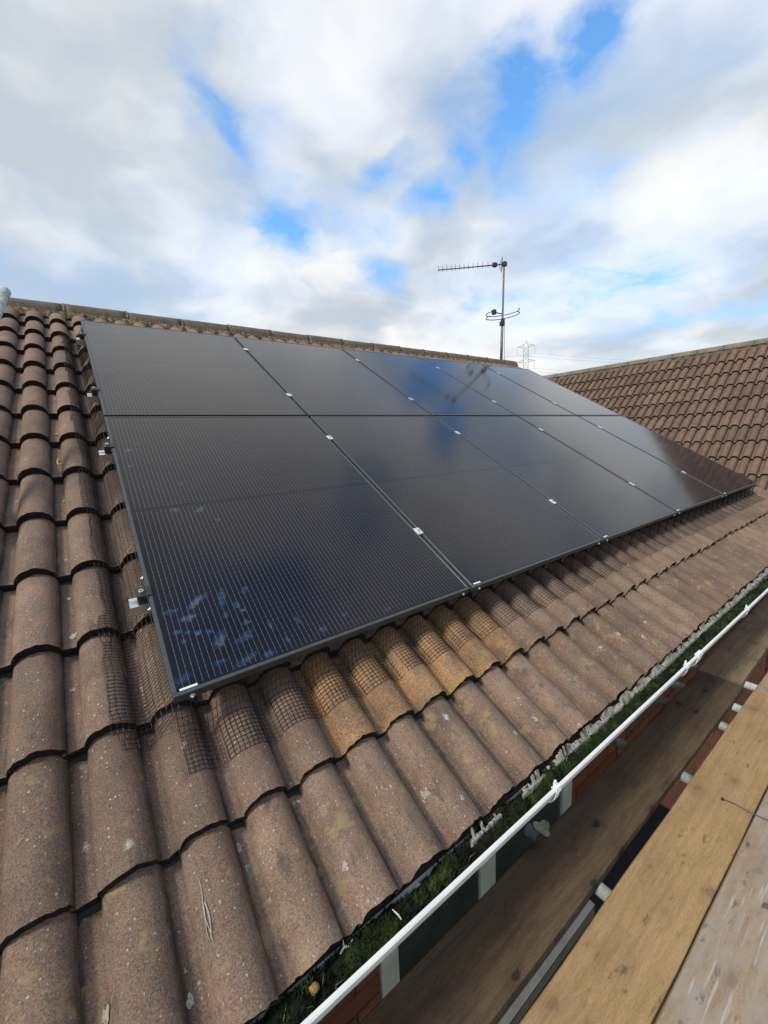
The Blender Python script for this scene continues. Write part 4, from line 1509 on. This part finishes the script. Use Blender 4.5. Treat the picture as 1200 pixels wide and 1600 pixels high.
board(-0.90, 3.040, -0.527, -0.302, M['w_dark'], 'dark brown scaffold board next to the gutter, stained and knotty', -0.0068)
board(3.050, 6.95, -0.538, -0.313, M['w_far'], 'paler scaffold board butted beyond the dark one beside the gutter', 0.0045, 0.002)
board(-0.90, 3.020, -0.800, -0.578, M['w_tan'], 'smooth tan scaffold board between the dark board and the scuffed one', -0.006)
board(3.030, 6.95, -0.832, -0.607, M['w_tan2'], 'pinkish scaffold board end beyond the tan one at the picture edge', 0.003, 0.001)
board(-0.90, 3.15, -1.028, -0.806, M['w_pale'], 'scuffed greyish scaffold board underfoot in the lower right corner', -0.006, 0.001)
TN = {1.235: 'first scaffold tube crossing under the boards, by the green flap', 2.055: 'second scaffold tube crossing under the boards, with a bright cut end',
      2.62: 'third scaffold tube under the boards, deep in shadow', 2.87: 'fourth scaffold tube under the boards, greenish, near the board ends', 3.20: 'fifth scaffold tube under the boards, just past the board joint'}
for n_, (x_, lab) in enumerate(TN.items()):
    mb = MB()
    mb.tube([(x_ - 0.01, -0.235, DZ - BT - 0.026), (x_ + 0.012, -1.50, DZ - BT - 0.026)], 0.0242, 16, cap=False)
    mb.tube([(x_ - 0.01, -0.2355, DZ - BT - 0.026), (x_ + 0.012, -1.4995, DZ - BT - 0.026)], 0.0205, 16, cap=False)
    tag(mb.obj('scaffold_tube', M['galv_green'] if n_ in (3, 4) else M['galv'], smooth=True), lab, 'scaffold tube', 'scaffold tubes under the boards')
# flat metal rail in the gap between the two boards
mb = MB()
pr_ = [(-0.019, 0.0), (-0.017, -0.004), (-0.019, -0.05), (0.019, -0.05), (0.019, -0.004), (0.017, 0.0)]
mb.prism(pr_, -0.9, 1.16)
M['rail_grey'] = plain('dull_grey_metal', (0.15, 0.15, 0.145), 0.55, 0.2, 0.15, 20)
o = mb.obj('metal_rail', M['rail_grey'], None, T(0, -0.533, DZ - 0.052) @ Matrix.Rotation(-0.006, 4, 'Z'), bevel=0.004)
tag(o, 'grey flat metal rail lying in the slot between dark and tan boards', 'metal rail')
# leaning scaffold tube at the left edge
pt_top = Vector((-0.3290, 1.8985, 1.508))
pt_bot = PW(-0.605, 0.75, CREST + 0.015)
mb = MB()
mb.tube([pt_bot, pt_top], 0.0242, 16)
dv = (pt_top - pt_bot).normalized()
o = empty('leaning_tube', Matrix.Translation(pt_bot))
tag(o, 'pale verdigris metal tube leaning in at the left edge before the ridge', 'scaffold tube')
mb.obj('tube', M['galv_green'], o, smooth=True)
mb = MB()
mb.tube([pt_top - dv * 0.065, pt_top - dv * 0.06, pt_top - dv * 0.004, pt_top + dv * 0.002], [0.0245, 0.0272, 0.0272, 0.0240], 16)
mb.obj('collar', M['galv_green'], o, smooth=True)
# lobed toggle plate on the dark board
out = []
for k in range(28):
    an = 2 * math.pi * k / 28
    r_ = 0.030 + 0.008 * math.cos(3 * an + 0.6) + 0.002 * math.sin(5 * an)
    out.append((r_ * math.cos(an) * 1.1, r_ * math.sin(an)))
mb = MB()
n_ = len(out)
vs = [(x_, y_, 0.0 + 0.006 * abs(y_) / 0.03) for x_, y_ in out] + [(x_, y_, 0.004 + 0.006 * abs(y_) / 0.03) for x_, y_ in out]
mb.add(vs, [tuple(range(n_))[::-1], tuple(range(n_, 2 * n_))] + [(i, (i + 1) % n_, n_ + (i + 1) % n_, n_ + i) for i in range(n_)])
M['lobed'] = mossy_mat('pale_green_plate', (0.34, 0.37, 0.27), (0.27, 0.30, 0.21), (0.18, 0.19, 0.13), 30)
tag(mb.obj('toggle_plate', M['lobed'], None, T(1.225, -0.306, DZ + 0.002) @ Matrix.Rotation(R(15), 4, 'Z'), bevel=0.001), 'pale green lobed plate on the inner edge of the dark board', 'plate')
# black cable tie
mb = MB()
pts = [Vector((1.954, -0.7185, DZ + 0.006)), Vector((1.957, -0.76, DZ + 0.012)), Vector((1.962, -0.82, DZ + 0.007)), Vector((1.978, -0.90, DZ + 0.008))]
mb.tube(pts, 0.0022, 6)
mb.box((1.949, -0.7235, DZ + 0.002), (1.959, -0.7135, DZ + 0.009))
tag(mb.obj('cable_tie', M['dark_plastic']), 'thin black cable tie lying across the tan and scuffed boards', 'cable tie')
# dark canopy lower down, glimpsed through the slot
mb = MB()
mb.box((-0.6, WY - 0.32, -1.82), (2.50, WY - 0.004, -1.69))
M['slate'] = plain('dark_canopy_felt', (0.030, 0.034, 0.042), 0.8, 0, 0.35, 25, 0.8)
tag(mb.obj('canopy', M['slate'], bevel=0.01), 'dark grey canopy below the boards, glimpsed through the slot', 'canopy')

# ------------------------------------------------------------------ droppings and lichen crusts on the tiles
M['crust'] = mossy_mat('pale_crust', (0.37, 0.345, 0.30), (0.27, 0.245, 0.205), (0.17, 0.145, 0.115), 150)
M['scrape'] = plain('scraped_tile', (0.27, 0.225, 0.190), 0.9, 0, 0.25, 120)


def face_n(a, b): return surf(a, b) + prof(a - 0.365)


def patch(a, b, r_, el, sd):
    mb = MB()
    for q_ in range(1 + int(r_ > 0.008) * 4):
        ca, cb, rr = (a, b, r_) if q_ == 0 else (a + rnd.gauss(0, r_ * 1.3), b + rnd.gauss(0, r_ * 1.5), r_ * rnd.uniform(0.12, 0.3))
        n_ = 16
        vs = [PW(ca, cb, face_n(ca, cb) + 0.0019)]
        for k in range(n_):
            an = 2 * math.pi * k / n_
            rk = rr * (1 + 0.75 * fb(math.cos(an) * 1.7 + sd, math.sin(an) * 1.7, q_ * 3.1, 3))
            x_, y_ = ca + rk * math.cos(an), cb + rk * el * math.sin(an)
            vs.append(PW(x_, y_, face_n(x_, y_) + 0.0008))
        mb.add(vs, [(0, k + 1, (k + 1) % n_ + 1) for k in range(n_)])
    return mb.obj('crust_patch', M['crust'], roof, smooth=True)


for n_, (a, b, r_, el) in enumerate([(-0.077, -0.527, .0075, 1.3), (0.558, -0.480, .0095, 1.5), (0.625, -0.548, .007, 1.0), (0.072, -0.341, .004, 3.2), (0.078, -0.388, .0055, 1.2), (-0.205, -0.463, .006, 2.2),
                                     (-0.221, 0.236, .008, 0.9), (-0.208, 0.413, .009, 1.1), (-0.352, 0.93, .006, 1.2), (-0.213, 0.786, .007, 0.8), (-0.362, 1.205, .008, 0.6), (-0.352, 1.07, .007, 0.8), (-0.35, 1.46, .007, 1),
                                     (-0.205, 1.17, .006, 1), (-0.215, 0.60, .006, 1.3), (0.004, -0.425, .003, 1.5), (0.225, -0.32, .004, 1.3), (0.267, -0.508, .007, 1.4), (1.56, -0.362, .008, 1.2), (1.64, -0.432, .006, 1), (1.81, -0.426, .009, 1.2),
                                     (2.08, -0.45, .007, 1), (1.42, -0.30, .006, 1), (2.6, -0.40, .009, 1.1), (3.1, -0.50, .008, 1.0), (2.3, -0.15, .007, 1.0), (0.46, -0.425, .005, 1.4), (0.93, -0.50, .007, 1.2), (1.05, -0.42, .005, 1), (-0.06, 0.16, .005, 2.0),
                                     (-0.355, 1.75, .008, .7), (-0.355, 2.05, .009, .6), (-0.205, 2.25, .008, .7), (-0.36, 2.6, .009, .7), (-0.21, 2.9, .008, .7)]):
    patch(a, b, r_, el, n_ * 2.3)
mb = MB()   # pale scrape down one tile roll
for off, w0 in ((0.0, 0.0006), (0.0030, 0.0009), (-0.0025, 0.0005)):
    prev = None
    for k in range(13):
        b = -0.355 - 0.0105 * k + (0.02 if off else 0) * 0
        if off and not 4 < k < 12:
            continue
        a = -0.026 + off * (1 if k < 11 else 0.6) + 0.0022 * math.sin(k * 0.7 + off * 900)
        wd = w0 * (0.5 + math.sin(math.pi * k / 12)) 
        cur = (PW(a - wd, b, face_n(a - wd, b) + 0.001), PW(a + wd, b, face_n(a + wd, b) + 0.001))
        if prev:
            mb.add([prev[0], prev[1], cur[1], cur[0]], [(0, 1, 2, 3)])
        prev = cur
mb.obj('scrape_mark', M['scrape'], roof)

# ------------------------------------------------------------------ bits lying on the tiles
mb = MB()
c0 = (-0.197, 1.500)
pts = []
for k in range(15):
    an = R(20 + 320 * k / 14)
    r_ = 0.020 * (1 + 0.2 * math.sin(2 * an))
    pts.append(PW(c0[0] + r_ * math.cos(an), c0[1] + r_ * 1.5 * math.sin(an), CREST - ROLL_H - 0.008 + 0.004 * math.sin(3 * an)))
mb.tube(pts, 0.0022, 6)
M['ystr'] = plain('yellow_string', (0.50, 0.42, 0.13), 0.7)
tag(mb.obj('string_loop', M['ystr'], smooth=True), 'small yellow loop of string in a channel between two tile rolls', 'string')
for (a, b, an, ln, lab) in ((-0.205, 1.765, 30, 0.020, 'curled pale leaf in a tile channel above the yellow loop'), (-0.196, 1.395, 60, 0.016, 'tiny pale leaf in a tile channel below the yellow loop')):
    mb = MB()
    vs = []
    for k in range(5):
        t_ = k / 4
        wd = 0.45 * ln * math.sin(math.pi * (0.08 + 0.86 * t_))
        for sg in (-1, 0, 1):
            vs.append((ln * (t_ - 0.5) * 2, sg * wd, 0.3 * ln * (abs(sg) * 0.8 + (t_ - 0.5) ** 2)))
    fs = [(k * 3 + s_, k * 3 + 3 + s_, k * 3 + 4 + s_, k * 3 + 1 + s_) for k in range(4) for s_ in range(2)]
    n_b = len(vs)
    vs += [(x_, y_, z_ - 0.0008) for x_, y_, z_ in vs]
    fs += [tuple(n_b + q_ for q_ in f_[::-1]) for f_ in fs]
    mb.add(vs, fs)
    tag(mb.obj('leaf', M['leafy'], None, SLOPE @ T(a, b, surf(a, b) + 0.004) @ Matrix.Rotation(R(an), 4, 'Z'), smooth=True), lab, 'leaf', 'dry leaves on the tiles')
